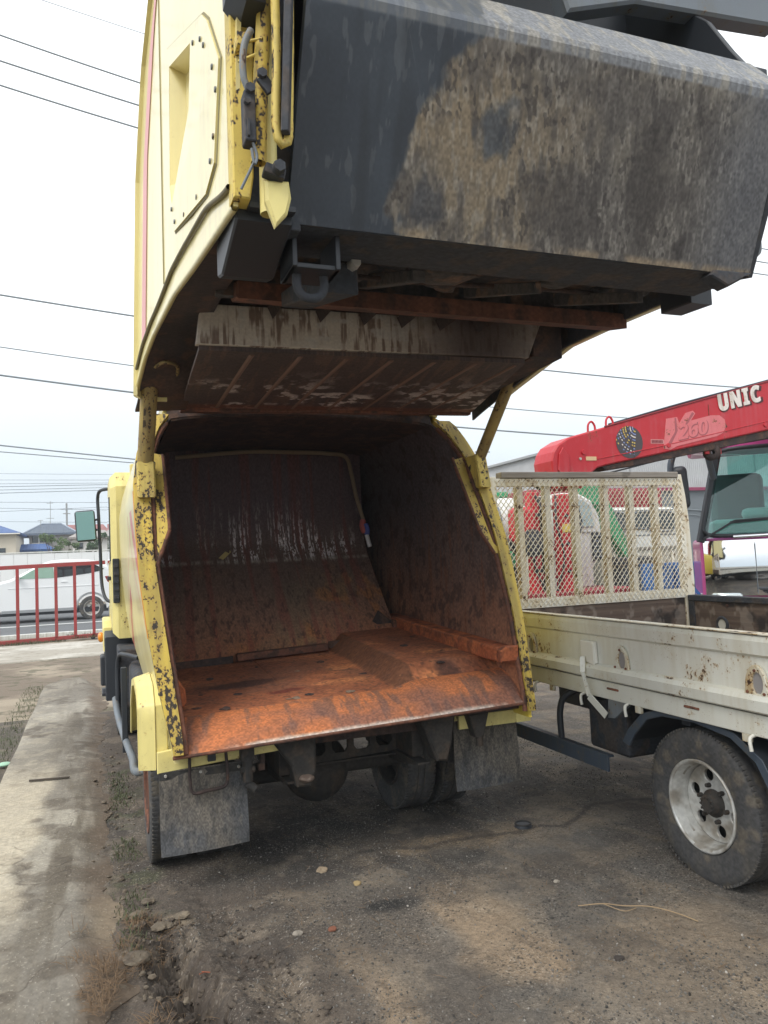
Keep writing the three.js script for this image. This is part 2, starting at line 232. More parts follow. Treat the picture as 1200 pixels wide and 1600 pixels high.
const groundCol = (x, z) => {
  const a = fbm(x * 1.6, z * 1.6, 5), b = fbm(x * 7 + 3, z * 7, 4), g = vn(x * 190, z * 190), g2 = vn(x * 120 + 7, z * 120), g3 = vn(x * 420, z * 420), st = fbm(x * 26 + z * 6, z * 5, 3);
  let c = mix([102, 95, 86], [82, 77, 71], ss(0.3, 0.7, a));
  c = mix(c, [88, 85, 81], ss(1.6, 2.6, x) * 0.8 * ss(0.3, 0.6, b));                                  // old asphalt on the right
  c = mix(c, [66, 57, 49], ss(-0.2, 0.1, x) * (1 - ss(0.7, 1.2, x)) * 0.75);                            // damp mud in the tyre line
  c = mix(c, [146, 124, 98], blob(x, z, 1.55, -3.05, 0.20, 0.75) * 0.6);
  c = mix(c, [138, 118, 94], blob(x, z, 0.98, -2.75, 0.12, 0.6) * 0.6);
  c = mix(c, [132, 114, 92], blob(x, z, 2.2, -2.5, 0.45, 0.4) * 0.55);
  c = mix(c, [128, 106, 78], blob(x, z, 1.9, -4.05, 0.6, 0.16) * 0.7);
  c = mix(c, [124, 108, 88], blob(x, z, 1.15, -2.1, 0.5, 0.35) * 0.5);
  c = mix(c, [150, 134, 108], blob(x, z, 0.30, -3.72, 0.14, 0.10) * 0.9);
  c = mix(c, [40, 39, 38], blob(x, z, 1.25, -3.42, 0.17, 0.09) * 0.9);                                 // oil
  c = mix(c, [42, 41, 40], blob(x, z, 1.35, -4.9, 1.35, 1.0) * 0.85); c = mix(c, [52, 48, 45], blob(x, z, 1.1, -3.95, 0.5, 0.18) * 0.7); c = mix(c, [54, 49, 45], blob(x, z, 0.7, -3.4, 0.22, 0.35) * 0.6);  // broad first blob: truck shadow painted into the ground along with oil
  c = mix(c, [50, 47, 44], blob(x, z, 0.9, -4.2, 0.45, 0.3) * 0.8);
  c = mix(c, [52, 48, 44], blob(x, z, 3.2, -4.4, 1.2, 0.7) * 0.6);  // shadow under the flatbed painted into the ground
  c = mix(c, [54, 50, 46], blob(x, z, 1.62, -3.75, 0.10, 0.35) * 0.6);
  c = mix(c, [112, 104, 94], ss(0.6, 0.8, st) * 0.25);
  c = mix(c, [60, 66, 40], ss(0.55, 0.7, b) * 0.5 * ss(-0.05, 0.1, x) * (1 - ss(0.25, 0.35, x)) * ss(-7.5, -6.5, z) * (1 - ss(-3.9, -3.4, z)));
  c = mix(c, [70, 64, 56], ss(-0.62, -0.8, x) * 0.7); c = mix(c, [66, 70, 48], ss(-0.7, -0.85, x) * ss(0.5, 0.65, b) * 0.6);
  { // tread prints and wheel streaks pressed into the dirt
    const cx = 0.30 + 0.09 * (z + 2.9) + 0.02 * Math.sin(z * 4), dx = x - cx, w = ss(-3.9, -3.4, z); c = mix(c, [44, 38, 33], w * Math.exp(-dx * dx / 0.012) * 0.85 * ss(0.3, 0.55, fbm(x * 9, z * 7, 3)));
    const d2 = x - (0.58 + 0.16 * (z + 3.2)); c = mix(c, [58, 50, 43], ss(-4.1, -3.6, z) * Math.exp(-d2 * d2 / 0.010) * 0.6);
    const d3 = x - (1.02 + 0.10 * Math.sin(z * 2)), t3 = Math.exp(-d3 * d3 / 0.006) * ss(-2.9, -2.6, z); c = mix(c, [62, 55, 48], t3 * 0.5 * (0.5 + 0.5 * Math.sin(z * 130)) * (0.5 + 0.5 * Math.sin(x * 150)));
    const sw = fbm((x - 0.35 * z) * 16, (z + x * 0.3) * 1.8, 3); c = mix(c, [66, 59, 53], ss(0.55, 0.75, sw) * 0.22); c = mix(c, [140, 122, 98], ss(0.60, 0.74, fbm((x - 0.3 * z) * 11 + 40, z * 2.2, 3)) * 0.2 * ss(0.5, 1.0, x)); c = mix(c, [74, 67, 60], ss(0.5, 0.66, fbm(x * 2.6 + 80, z * 2.6, 5)) * 0.5); c = mix(c, [124, 112, 96], ss(0.52, 0.68, fbm(x * 4.6 + 20, z * 4.6, 5)) * 0.4);
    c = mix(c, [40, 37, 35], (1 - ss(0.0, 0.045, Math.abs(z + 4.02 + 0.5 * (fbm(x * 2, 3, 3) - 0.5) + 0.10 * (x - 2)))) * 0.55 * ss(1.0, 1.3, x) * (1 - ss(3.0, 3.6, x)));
    c = mix(c, [36, 35, 34], blob(x, z, 1.22, -3.44, 0.10, 0.05) * 0.8);
  }
  const rough = 0.35 + 0.65 * ss(0.38, 0.6, fbm(x * 3.3 + 50, z * 3.3, 3));
  c = mix(c, [164, 158, 148], ss(0.82, 0.9, g) * 0.6 * rough); c = mix(c, [42, 39, 36], ss(0.72, 0.86, g2) * 0.6 * rough); c = mix(c, [150, 140, 126], ss(0.84, 0.9, vn(x * 75 + 3, z * 75)) * 0.35 * rough);
  const kk = 0.93 + 0.26 * fbm(x * 60, z * 60, 2) + 0.22 * (g3 - 0.5); c = c.map((q) => q * (kk + 0.04));
  return [...c, 0.35 * b + 0.3 * g + 0.2 * g2 + 0.15 * g3];
};
const groundMat = TM(1536, 1536, GX1 - GX0, GZ1 - GZ0, (u, v) => groundCol(GX0 + u, GZ0 + v), { unit: true, bump: 0.007, rough: false, roughness: 0.95 });
const nearMat = TM(2048, 2048, IX1 - IX0, IZ1 - IZ0, (u, v) => groundCol(IX0 + u, IZ0 + v), { unit: true, bump: 0.008, rough: false, roughness: 0.95 });
{
  const tile = (name, x0, x1, z0, z1, nx, nz, mat, skip) => {
    const pos = [], uv = [], idx = [];
    for (let j = 0; j <= nz; j++) for (let i = 0; i <= nx; i++) { const x = lerp(x0, x1, i / nx), z = lerp(z0, z1, j / nz); pos.push(x, groundH(x, z), z); uv.push(i / nx, j / nz); }
    for (let j = 0; j < nz; j++) for (let i = 0; i < nx; i++) { const x = lerp(x0, x1, (i + 0.5) / nx), z = lerp(z0, z1, (j + 0.5) / nz); if (skip && x > IX0 && x < IX1 && z > IZ0 && z < IZ1) continue; const a = j * (nx + 1) + i, c = a + nx + 1; idx.push(a, c, a + 1, a + 1, c, c + 1); }
    const g = new THREE.BufferGeometry(); g.setAttribute('position', new THREE.Float32BufferAttribute(pos, 3)); g.setAttribute('uv', new THREE.Float32BufferAttribute(uv, 2)); g.setIndex(idx); g.computeVertexNormals();
    solo(name, g, mat, { kind: 'structure' }, { uv: true, origin: true });
  };
  tile('dirt_yard', GX0, GX1, GZ0, GZ1, 280, 346, groundMat, true);
  tile('dirt_yard', IX0, IX1, IZ0, IZ1, 342, 342, nearMat, false);
}
const farDirt = TM(1024, 1024, 5, 5, (x, z) => {
  const a = fbm(x * 1.2, z * 1.2, 5), b = fbm(x * 6, z * 6, 4), g = vn(x * 110, z * 110);
  let c = mix([150, 138, 120], [112, 100, 86], ss(0.35, 0.65, a)); c = mix(c, [84, 80, 62], ss(0.56, 0.7, b) * 0.7); c = mix(c, [176, 168, 152], ss(0.82, 0.9, g) * 0.4);
  return [...c, b * 0.6 + g * 0.4];
}, { bump: 0.008, rough: false, roughness: 0.95 });
{
  const s = prism([[-160, -250], [160, -250], [160, 120], [-160, 120]], 'y', -0.3, 0, 0, [[[GX0, GZ0], [GX0, GZ1], [GX1, GZ1], [GX1, GZ0]]]);
  solo('ground', s, farDirt, { kind: 'structure' }, { origin: true });
}
// concrete strip along the truck, ragged where dirt covers its right side
const slabMat = TM(512, 2048, 1.0, 11.2, (u, v) => {
  const x = -0.75 + u, z = -12.6 + v, a = fbm(x * 2.4 + 8, z * 1.3, 5), b = fbm(x * 11, z * 9, 4), g = vn(x * 130, z * 130), st = fbm(x * 9 + 4, z * 0.9, 4);
  let c = mix([152, 146, 134], [120, 114, 104], ss(0.35, 0.65, a));
  c = mix(c, [96, 88, 76], ss(0.42, 0.66, st) * 0.8 * ss(-0.5, -0.2, x)); c = mix(c, [176, 166, 146], ss(0.5, 0.7, b) * 0.35 * (1 - ss(-0.45, -0.25, x)));
  c = mix(c, [84, 76, 66], ss(0.55, 0.7, fbm(x * 5 + 20, z * 5, 4)) * 0.6); c = mix(c, [92, 84, 72], ss(-9.5, -12, z) * 0.4);
  c = mix(c, [188, 178, 158], (1 - ss(-0.42, -0.33, x + 0.16 * (fbm(z * 2.2, 5, 4) - 0.5) * 2)) * ss(-7.4, -6.2, z) * (1 - ss(-4.3, -3.6, z)) * 0.7); c = mix(c, [104, 100, 92], blob(x, z, -0.2, -2.6, 0.12, 0.5) * 0.5); c = mix(c, [96, 82, 68], ss(-0.16, 0.02, x + 0.22 * (fbm(x * 5, z * 3.2, 4) - 0.5)) * 0.85); c = mix(c, [186, 170, 142], blob(x, z, 0.02, -3.75, 0.12, 0.35) * 0.35);
  const crack = 1 - ss(0.0, 0.012, Math.abs(fbm(x * 2 + 3, z * 2 + 3, 4) - 0.5)); c = mix(c, [70, 62, 54], crack * 0.35 * ss(0.4, 0.6, b));
  c = mix(c, [196, 190, 176], ss(0.86, 0.92, g) * 0.4); c = c.map((q) => q * (0.9 + 0.2 * fbm(x * 50, z * 50, 2)));
  return [...c, 0.5 * b + 0.3 * g - 0.3 * crack];
}, { unit: true, bump: 0.006, rough: false, roughness: 0.92 });
{
  const xl = (z) => -0.70 + 0.006 * Math.sin(z * 3) + 0.2 * ss(-11.7, -12.3, z) , xr = (z) => interp([[-12.4, -0.2], [-11.8, -0.05], [-10.5, 0.08], [-6.6, 0.035], [-4.05, 0.03], [-3.5, 0.07], [-3.2, 0.14], [-2.9, 0.03], [-2.2, 0.0], [-1.3, 0.0]], z) + (0.07 + 0.10 * ss(-4.2, -3.4, z)) * (fbm(z * 3.1, 4, 4) - 0.5) * 2 + 0.07 * (fbm(z * 17, 9, 4) - 0.5);
  const P = (u, v) => { const z = lerp(-1.4, -12.3, v), x = lerp(xl(z), xr(z), u); const e = Math.min(u, 1 - u); return [x, 0.045 - 0.040 * ss(0.70, 1, u) * (0.75 + 0.5 * fbm(z * 5, 7, 2)) + 0.008 * (fbm(x * 9, z * 9, 3) - 0.5) - 0.004 * (e < 0.02 ? 1 : 0), z]; };
  let g = shell(P, 24, 300, 0.12); const p = g.attributes.position, uv = g.attributes.uv; for (let i = 0; i < p.count; i++) uv.setXY(i, (p.getX(i) + 0.75) / 1.0, (p.getZ(i) + 12.6) / 11.2);
  solo('pavement', g, slabMat, { kind: 'structure' }, { uv: true, origin: true });
}
const apronMat = TM(512, 512, 3, 3, (x, z) => { const a = fbm(x * 1.5, z * 2, 5), b = fbm(x * 9, z * 9, 4); return [...mix(mix([186, 182, 172], [158, 152, 140], ss(0.35, 0.65, a)), [130, 124, 110], ss(0.6, 0.75, b) * 0.6), b]; }, { bump: 0.004, rough: false, roughness: 0.9 });
solo('concrete_apron', prism([[-9, -18.7], [0.6, -18.95], [0.6, -15.6], [-3, -15.3], [-9, -15.2]], 'y', -0.15, 0.02, 0.004), apronMat, { kind: 'structure' }, { origin: true });
const asphalt = TM(512, 512, 3, 3, (x, z) => { const a = fbm(x * 1.4, z * 1.4, 4), g = vn(x * 90, z * 90); return [...mix([104, 106, 108], [88, 90, 92], a).map((q) => q * (0.85 + 0.3 * g)), g]; }, { bump: 0.003, rough: false, roughness: 0.9 });
solo('road', box(-90, 90, -0.12, 0.012, -34.2, -21.2, 0), asphalt, { kind: 'structure' }, { origin: true });
solo('road_edge_line', box(-90, 90, 0.0, 0.0165, -25.85, -25.6, 0), flat(0xcfd0cc, 0.8), { kind: 'structure' }, { origin: true });
solo('road_kerb', box(-90, 90, -0.1, 0.10, -21.2, -21.0, 0.01), M.dullwhite, { kind: 'structure' }, { origin: true });

// ---------------------------------------------------------------- wheels
const tyreGeo = (r, w, rim) => lathe([[rim, -w * 0.40], [rim + 0.012, -w * 0.47], [r * 0.80, -w * 0.5], [r * 0.92, -w * 0.49], [r * 0.985, -w * 0.43], [r, -w * 0.36], [r, -w * 0.13], [r - 0.010, -w * 0.12], [r - 0.010, -w * 0.09], [r, -w * 0.08], [r, w * 0.08], [r - 0.010, w * 0.09], [r - 0.010, w * 0.12], [r, w * 0.13], [r, w * 0.36], [r * 0.985, w * 0.43], [r * 0.92, w * 0.49], [r * 0.80, w * 0.5], [rim + 0.012, w * 0.47], [rim, w * 0.40], [rim - 0.01, 0], [rim, -w * 0.40]], 72);
function treadGeo(r, w) { const L = []; for (let i = 0; i < 96; i++) for (const s of [-1, 1]) { const b = new THREE.BoxGeometry(w * 0.15, 0.012, 0.013); b.translate(s * w * 0.385, r - 0.0045, 0); b.rotateX(i / 96 * Math.PI * 2 + (s > 0 ? 0.05 : 0)); L.push(b); } return L; }
function wheel(parent, cx, cy, cz, r, w, rimR, side, rimMat, name = 'wheel', turn = 0) { // side: -1 outer face towards -x
  const mv = (g) => g.rotateY(turn).translate(cx, cy, cz);
  const t = part(name, mv(tyreGeo(r, w, rimR)), M.tyre, parent);
  part('tread', mv(merge(treadGeo(r, w))), M.tyre, t, { stuff: true });
  const face = w * 0.5, d = -side; // local axial coordinate a -> world x = cx - a*? (lathe maps +axial to -x)
  const A = (a) => (side < 0 ? a : -a);
  part('rim', mv(lathe([[rimR + 0.004, A(face * 0.86)], [rimR + 0.006, A(face * 0.98)], [rimR - 0.004, A(face * 1.0)], [rimR - 0.012, A(face * 0.92)], [rimR - 0.020, A(face * 0.55)], [rimR - 0.026, A(face * 0.48)], [rimR - 0.028, A(face * 0.05)], [rimR - 0.03, A(-face * 0.28)]], 64)), rimMat, t);
  const sh = new THREE.Shape(); sh.absarc(0, 0, rimR - 0.030, 0, Math.PI * 2); for (let i = 0; i < 6; i++) { const an = i / 6 * Math.PI * 2 + 0.3, h = new THREE.Path(); h.absarc(Math.cos(an) * rimR * 0.62, Math.sin(an) * rimR * 0.62, rimR * 0.135, 0, Math.PI * 2, true); sh.holes.push(h); }
  const disc = new THREE.ExtrudeGeometry(sh, { depth: 0.012, bevelEnabled: true, bevelSize: 0.003, bevelThickness: 0.003, bevelOffset: -0.003, bevelSegments: 1, curveSegments: 24 }); disc.rotateY(Math.PI / 2);
  part('wheel_disc', mv(disc.translate(side * face * 0.10, 0, 0)), rimMat, t);
  part('hub', mv(lathe([[0, A(face * 0.62)], [rimR * 0.17, A(face * 0.62)], [rimR * 0.215, A(face * 0.55)], [rimR * 0.23, A(face * 0.3)], [rimR * 0.31, A(face * 0.25)], [rimR * 0.31, A(0)]], 24)), M.dirtyblack, t);
  for (let i = 0; i < 6; i++) { const an = i / 6 * Math.PI * 2 + 0.82; part('wheel_nut', mv(new THREE.CylinderGeometry(0.010, 0.012, 0.03, 6).rotateZ(Math.PI / 2).translate(side * face * 0.22, Math.sin(an) * rimR * 0.40, Math.cos(an) * rimR * 0.40)), M.dirtyblack, t); }
  for (let i = 0; i < 10; i++) { const an = i / 10 * Math.PI * 2; part('hub_bolt', mv(new THREE.CylinderGeometry(0.006, 0.006, 0.012, 6).rotateZ(Math.PI / 2).translate(side * face * 0.62, Math.sin(an) * rimR * 0.165, Math.cos(an) * rimR * 0.165)), M.dirtyblack, t); }
  return t;
}

// ---------------------------------------------------------------- garbage truck
const truck = thing('garbage_truck', 'yellow garbage truck with its rusty empty body open and the tailgate raised overhead', 'garbage truck', [1.31, 0, -5.6]);
const rearZ = (y) => interp([[0.6, -3.86], [0.75, -3.88], [1.23, -4.03], [1.7, -4.21], [2.1, -4.43], [2.3, -4.58], [2.55, -4.8], [2.7, -4.95]], y);
const outerX = (y) => interp([[0.6, 0.335], [0.72, 0.33], [1.0, 0.275], [1.24, 0.24], [1.55, 0.21], [1.8, 0.202], [2.05, 0.20], [2.22, 0.225], [2.36, 0.27], [2.48, 0.33], [2.56, 0.42]], y);
const innerX = (y) => interp([[0.6, 0.39], [0.78, 0.385], [1.24, 0.335], [1.65, 0.295], [2.2, 0.30], [2.4, 0.37], [2.5, 0.44]], y);
const outerXR = (y) => 2.31 + (0.33 - outerX(y)) * (outerX(y) < 0.33 ? 0.45 : 1.0);
const innerXR = (y) => interp([[0.6, 2.25], [0.82, 2.26], [1.24, 2.28], [1.7, 2.285], [2.2, 2.27], [2.4, 2.22], [2.5, 2.16]], y);
const FRONT = -7.25;
// body side sheet metal with faded red and white stripes
const bodyMat = TM(1024, 1024, 3.4, 2.2, (u, v) => { // u = z + 7.4, v = y + 0
  const z = u - 7.4, y = v + 0.55, a = fbm(u * 1.5, v * 1.5, 4), st = fbm(u * 24, v * 1.6, 3);
  let c = mix([232, 221, 160], [214, 200, 138], ss(0.3, 0.7, a)); c = mix(c, [186, 170, 110], ss(0.55, 0.75, st) * 0.3);
  const k = (z + 4.4) * 0.55 + y; // slanting stripes
  if (y < 1.95) { if (k > 1.58 && k < 1.72 && z > -5.1) c = mix(c, [206, 84, 96], 0.85); if (Math.abs(k - 1.40) < 0.014) c = mix(c, [206, 90, 80], 0.7); const k2 = y - 1.15 - (z + 6.3) * 0.42; if (Math.abs(k2) < 0.07 && z < -5.6) c = mix(c, [196, 66, 66], 0.9); if (Math.abs(k2 - 0.16) < 0.012) c = mix(c, [206, 90, 80], 0.7); }
  return [...c, 0.5];
}, { unit: true, bump: 0.001, rough: false, roughness: 0.3, clearcoat: 0.3, ccr: 0.08 });
{
  const low = (z) => 0.66 + 0.36 * ss(-5.0, -7.2, z);
  const bodyUV = (g) => { const p = g.attributes.position, uv = g.attributes.uv; for (let i = 0; i < p.count; i++) uv.setXY(i, (p.getZ(i) + 7.4) / 3.4, (p.getY(i) - 0.55) / 2.2); return g; };
  const cs = []; for (let i = 0; i <= 40; i++) { const y = lerp(0.62, 2.56, i / 40); cs.push(y); }
  const sideP = (right) => (u, v) => { const zz = lerp(-0.0, 1, v), yr = lerp(0.62, 2.56, u); let z = lerp(rearZ(yr) - 0.012, FRONT, zz); const lo = low(z); const y = lo + (2.56 - lo) * clamp((yr - 0.66) / 1.9, 0, 1); return [right ? outerXR(y) : outerX(y), y, z]; };
  const sl = part('side_panel', bodyUV(shell(sideP(false), 40, 36, 0.02)), bodyMat, truck, { uv: true, label: 'glossy cream side of the body with faded red stripes' });
  part('side_panel', shell((u, v) => sideP(true)(1 - u, v), 40, 30, 0.02), paint([230, 204, 84], { dirt: 0.1, rough: 0.3, bump: 0, s: 2 }), truck);
  part('side_seam', shell((u, v) => { const z = lerp(-4.9, FRONT, v); return [outerX(2.3) - 0.003, 2.29 + 0.012 * u, z]; }, 1, 10, 0.004), M.cream, sl);
  // roof, outer skin and front bulkhead
  part('roof', shell((u, v) => { const x = lerp(0.40, 2.23, u), y = 2.555 + 0.085 * Math.sin(clamp(u * 1.0) * Math.PI) ** 0.5; return [x, y, lerp(-4.80, FRONT, v)]; }, 24, 8, -0.03), M.cream, truck);
  part('bulkhead', box(0.30, 2.34, 1.02, 2.55, FRONT - 0.06, FRONT, 0.01), M.cream, truck);
  // dark inner lining
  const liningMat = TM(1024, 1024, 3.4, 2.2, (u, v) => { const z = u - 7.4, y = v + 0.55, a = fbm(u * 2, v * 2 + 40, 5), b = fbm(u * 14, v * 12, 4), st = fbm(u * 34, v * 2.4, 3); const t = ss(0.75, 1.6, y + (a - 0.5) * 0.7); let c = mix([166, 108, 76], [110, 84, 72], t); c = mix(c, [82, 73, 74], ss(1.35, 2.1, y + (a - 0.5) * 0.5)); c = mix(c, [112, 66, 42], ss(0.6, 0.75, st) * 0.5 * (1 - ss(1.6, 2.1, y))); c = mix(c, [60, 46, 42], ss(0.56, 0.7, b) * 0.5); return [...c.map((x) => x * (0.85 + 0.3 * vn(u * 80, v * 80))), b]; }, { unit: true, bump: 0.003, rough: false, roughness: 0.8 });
  const inP = (right) => (u, v) => { const y = lerp(0.74, 2.5, u), z = lerp(rearZ(y) - 0.006, FRONT + 0.02, v); return [right ? innerXR(y) : innerX(y), y, z]; };
  part('inner_wall', bodyUV(shell((u, v) => inP(false)(1 - u, v), 24, 24, 0.012)), liningMat, truck, { uv: true });
  part('inner_wall', bodyUV(shell(inP(true), 24, 24, 0.012)), liningMat, truck, { uv: true });
  part('inner_roof', shell((u, v) => { const x = lerp(0.44, 2.16, u); return [x, 2.50 + 0.05 * Math.sin(u * Math.PI) ** 0.6, lerp(-4.79, FRONT + 0.02, v)]; }, 20, 12, 0.012), M.rustdark, truck);
  part('roof_lip', shell((u, v) => { const x = lerp(0.42, 2.18, u); return [x, lerp(2.50, 2.60, v) + 0.05 * Math.sin(u * Math.PI) ** 0.6, -4.785 - 0.04 * v]; }, 20, 2, 0.02), M.rustdark, truck);
  // yellow mating face round the opening and its rusty inner edge
  const band = (right) => (u, v) => { const y = lerp(0.70, 2.50, v), a = right ? innerXR(y) + 0.014 : innerX(y) - 0.014, b = right ? outerXR(y) + 0.004 : outerX(y) - 0.004; return [lerp(a, b, u), y, rearZ(y) + 0.006]; };
  for (const R of [false, true]) {
    const rf = part('rear_frame', shell((u, v) => band(R)(R ? u : u, v), 4, 40, R ? -0.03 : 0.03), M.scratch, truck, { label: 'scraped yellow edge of the body opening' });
    const e = []; for (let i = 0; i <= 20; i++) { const y = lerp(0.70, 2.46, i / 20); e.push([(R ? innerXR(y) : innerX(y)) + (R ? 0.004 : -0.004), y, rearZ(y) + 0.008]); }
    part('frame_edge', tube(e, 0.016, 60, 6), M.rust, rf);
    const w = R ? [[2.275, 2.24], [2.195, 2.22], [2.215, 1.74], [2.275, 1.60], [2.33, 1.60], [2.33, 2.24]] : [[0.365, 2.24], [0.37, 1.80], [0.29, 1.60], [0.235, 1.60], [0.232, 2.22], [0.30, 2.26]];
    const pl = prism(w, 'z', 0, 0.016, 0.003); const p = pl.attributes.position; for (let i = 0; i < p.count; i++) p.setZ(i, p.getZ(i) + rearZ(p.getY(i)) + 0.010); pl.computeVertexNormals();
    part('guide_plate', pl, M.scratch, rf, { label: 'scratched yellow plate with a rusty rim on the body opening' });
    const ed = (R ? [[2.195, 2.23], [2.215, 1.74], [2.275, 1.60]] : [[0.365, 2.24], [0.37, 1.80], [0.29, 1.60]]).map(([x, y]) => [x, y, rearZ(y) + 0.014]);
    part('guide_plate_edge', [bar(ed[0], ed[1], 0.013, 8), bar(ed[1], ed[2], 0.013, 8)], M.rust, rf);
    if (!R) { const sp = []; for (let i = 0; i <= 12; i++) { const y = lerp(1.25, 2.02, i / 12); sp.push([outerX(y) + 0.004, y, rearZ(y) + 0.014]); } part('rubber_seal', tube(sp, 0.012, 24, 6), flat(0xc98a28, 0.6), rf, { label: 'orange seal strip' }); }
    for (const y of [0.98, 1.36]) part('stop_lug', box(R ? 2.30 : 0.27, R ? 2.33 : 0.31, y, y + 0.014, rearZ(y) + 0.004, rearZ(y) + 0.03, 0.003), M.plainblack, rf);
  }
  const tilt = (x) => -0.06 * (2.3 - x) / 2; // the body sits slightly down on its left
  // floor: left half, bevelled step, raised right half
  const fz = (v) => lerp(-4.16, -6.3, v), fy = (z) => 0.865 + (-3.945 - z) * 0.062;
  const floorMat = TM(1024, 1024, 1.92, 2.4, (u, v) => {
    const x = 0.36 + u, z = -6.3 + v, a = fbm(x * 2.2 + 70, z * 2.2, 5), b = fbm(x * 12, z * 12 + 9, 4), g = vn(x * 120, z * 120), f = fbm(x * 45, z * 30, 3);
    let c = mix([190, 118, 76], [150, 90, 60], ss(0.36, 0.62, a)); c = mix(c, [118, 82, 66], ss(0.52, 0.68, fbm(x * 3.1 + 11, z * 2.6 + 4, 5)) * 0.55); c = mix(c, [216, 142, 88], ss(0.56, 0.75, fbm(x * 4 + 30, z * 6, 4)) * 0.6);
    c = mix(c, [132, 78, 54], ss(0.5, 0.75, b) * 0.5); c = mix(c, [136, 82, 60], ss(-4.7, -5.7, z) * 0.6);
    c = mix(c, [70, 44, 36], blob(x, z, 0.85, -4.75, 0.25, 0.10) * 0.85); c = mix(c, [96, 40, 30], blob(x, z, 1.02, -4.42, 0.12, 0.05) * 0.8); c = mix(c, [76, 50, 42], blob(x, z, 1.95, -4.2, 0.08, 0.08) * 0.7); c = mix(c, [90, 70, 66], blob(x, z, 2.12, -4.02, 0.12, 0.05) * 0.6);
    c = mix(c, [108, 70, 48], ss(1.57, 1.60, x + 0.02 * (b - 0.5)) * (1 - ss(1.70, 1.73, x)) * 0.85); c = mix(c, [92, 62, 52], ss(-4.05, -3.98, z + 0.04 * (b - 0.5)) * 0.6);  // first mix darkens the step face, standing in for its shade
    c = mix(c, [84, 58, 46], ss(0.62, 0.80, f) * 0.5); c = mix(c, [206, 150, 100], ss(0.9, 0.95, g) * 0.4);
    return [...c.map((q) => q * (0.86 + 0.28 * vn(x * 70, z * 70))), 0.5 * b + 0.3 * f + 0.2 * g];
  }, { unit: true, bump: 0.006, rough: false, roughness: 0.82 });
  const sec = [[0.37, 0.035], [0.40, 0.008], [0.46, 0], [1.02, 0], [1.025, 0.006], [1.56, 0.002], [1.585, 0.006], [1.70, 0.098], [1.725, 0.104], [2.2, 0.104], [2.26, 0.112], [2.28, 0.13]];
  const fP = (u, v) => { const k = u * (sec.length - 1), i = Math.min(Math.floor(k), sec.length - 2), x = lerp(sec[i][0], sec[i + 1][0], k - i), h = lerp(sec[i][1], sec[i + 1][1], k - i), z = fz(v), e = 1 - ss(0, 0.06, v); return [x, fy(z) + h * (1 - 0.7 * e) + tilt(x) + 0.006 * (fbm(x * 5, z * 5, 3) - 0.5), z]; };
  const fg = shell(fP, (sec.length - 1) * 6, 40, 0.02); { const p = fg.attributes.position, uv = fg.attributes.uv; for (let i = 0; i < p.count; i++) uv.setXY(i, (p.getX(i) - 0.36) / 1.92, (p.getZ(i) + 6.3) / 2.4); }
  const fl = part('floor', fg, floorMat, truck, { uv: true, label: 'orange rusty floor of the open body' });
  // apron bending down to the loading lip
  const lipMat = TM(1024, 192, 2.02, 0.36, (u, v) => { const a = fbm(u * 3, v * 6, 4), st = fbm(u * 26, v * 5 + 3, 4), g = vn(u * 110, v * 110), e = fbm(u * 9, 2, 4); let c = mix([198, 118, 70], [150, 98, 74], ss(0.3, 0.65, a) * (1 - ss(0.15, 0.3, v)) + 0.15); c = mix(c, [108, 82, 74], ss(0.5, 0.7, st) * 0.6); const lowE = 1 - ss(0.008, 0.018 + 0.026 * e, v); c = mix(c, [196, 182, 170], lowE * ss(0.3, 0.42, e) * ss(0.2, 0.45, u) * (1 - ss(1.7, 1.95, u) * 0.7) * 0.95); return [...c.map((q) => q * (0.85 + 0.3 * g)), st]; }, { unit: true, bump: 0.003, rough: false, roughness: 0.75 });
  const lipY = (x) => 0.75 + tilt(x), LX0 = 0.325, LX1 = 2.305;
  const aP = (u, v) => { const xl = lerp(LX0, LX1, u), xt = lerp(0.37, 2.275, u), x = lerp(xl, xt, v), top = fP(clamp((interp(sec.map((q, i) => [q[0], i / (sec.length - 1)]), xt))), 0); const y0 = lipY(xl); return [x, lerp(y0, top[1], 1 - Math.pow(1 - v, 1.9)), lerp(-3.862, -4.16, v) + 0.006 * (fbm(x * 7, 3, 3) - 0.5)]; };
  part('loading_lip', shell(aP, 60, 16, 0.012), lipMat, fl, { uv: true, label: 'scuffed lip of the floor with bare metal showing' });
  const le = []; for (let i = 0; i <= 24; i++) { const x = lerp(LX0, LX1, i / 24); le.push([x, lipY(x) - 0.004, -3.866 + 0.006 * (fbm(x * 7, 3, 3) - 0.5)]); } part('lip_rod', tube(le, 0.009, 60, 6), M.rust, fl);
  part('lip_underside', box(0.36, 2.27, 0.70, 0.73, -4.6, -3.95, 0.004), M.rustdark, truck);
  part('sill', box(0.36, 2.27, 0.61, 0.70, -4.7, -4.12, 0.004), M.rustdark, truck);
  // guide rail along the right wall and the block on the left
  part('guide_rail', prism([[-4.0, 0.99], [-4.0, 1.075], [-5.85, 1.17], [-5.85, 1.04]].map(([z, y]) => [z, y - 0.02]), 'x', 2.16, 2.29, 0.012), M.orange, truck);
  part('rail_end', prism([[2.16, 0.985], [2.16, 1.05], [2.20, 1.075], [2.28, 1.075], [2.28, 0.985]].map(([x, y]) => [x, y - 0.012]), 'z', -3.99, -3.935, 0.008), M.orange, truck);
  part('guide_block', prism([[0.33, 0.86], [0.33, 1.03], [0.385, 1.02], [0.43, 0.95], [0.435, 0.885], [0.42, 0.86]], 'z', -4.6, -4.24, 0.008), M.orange, truck);
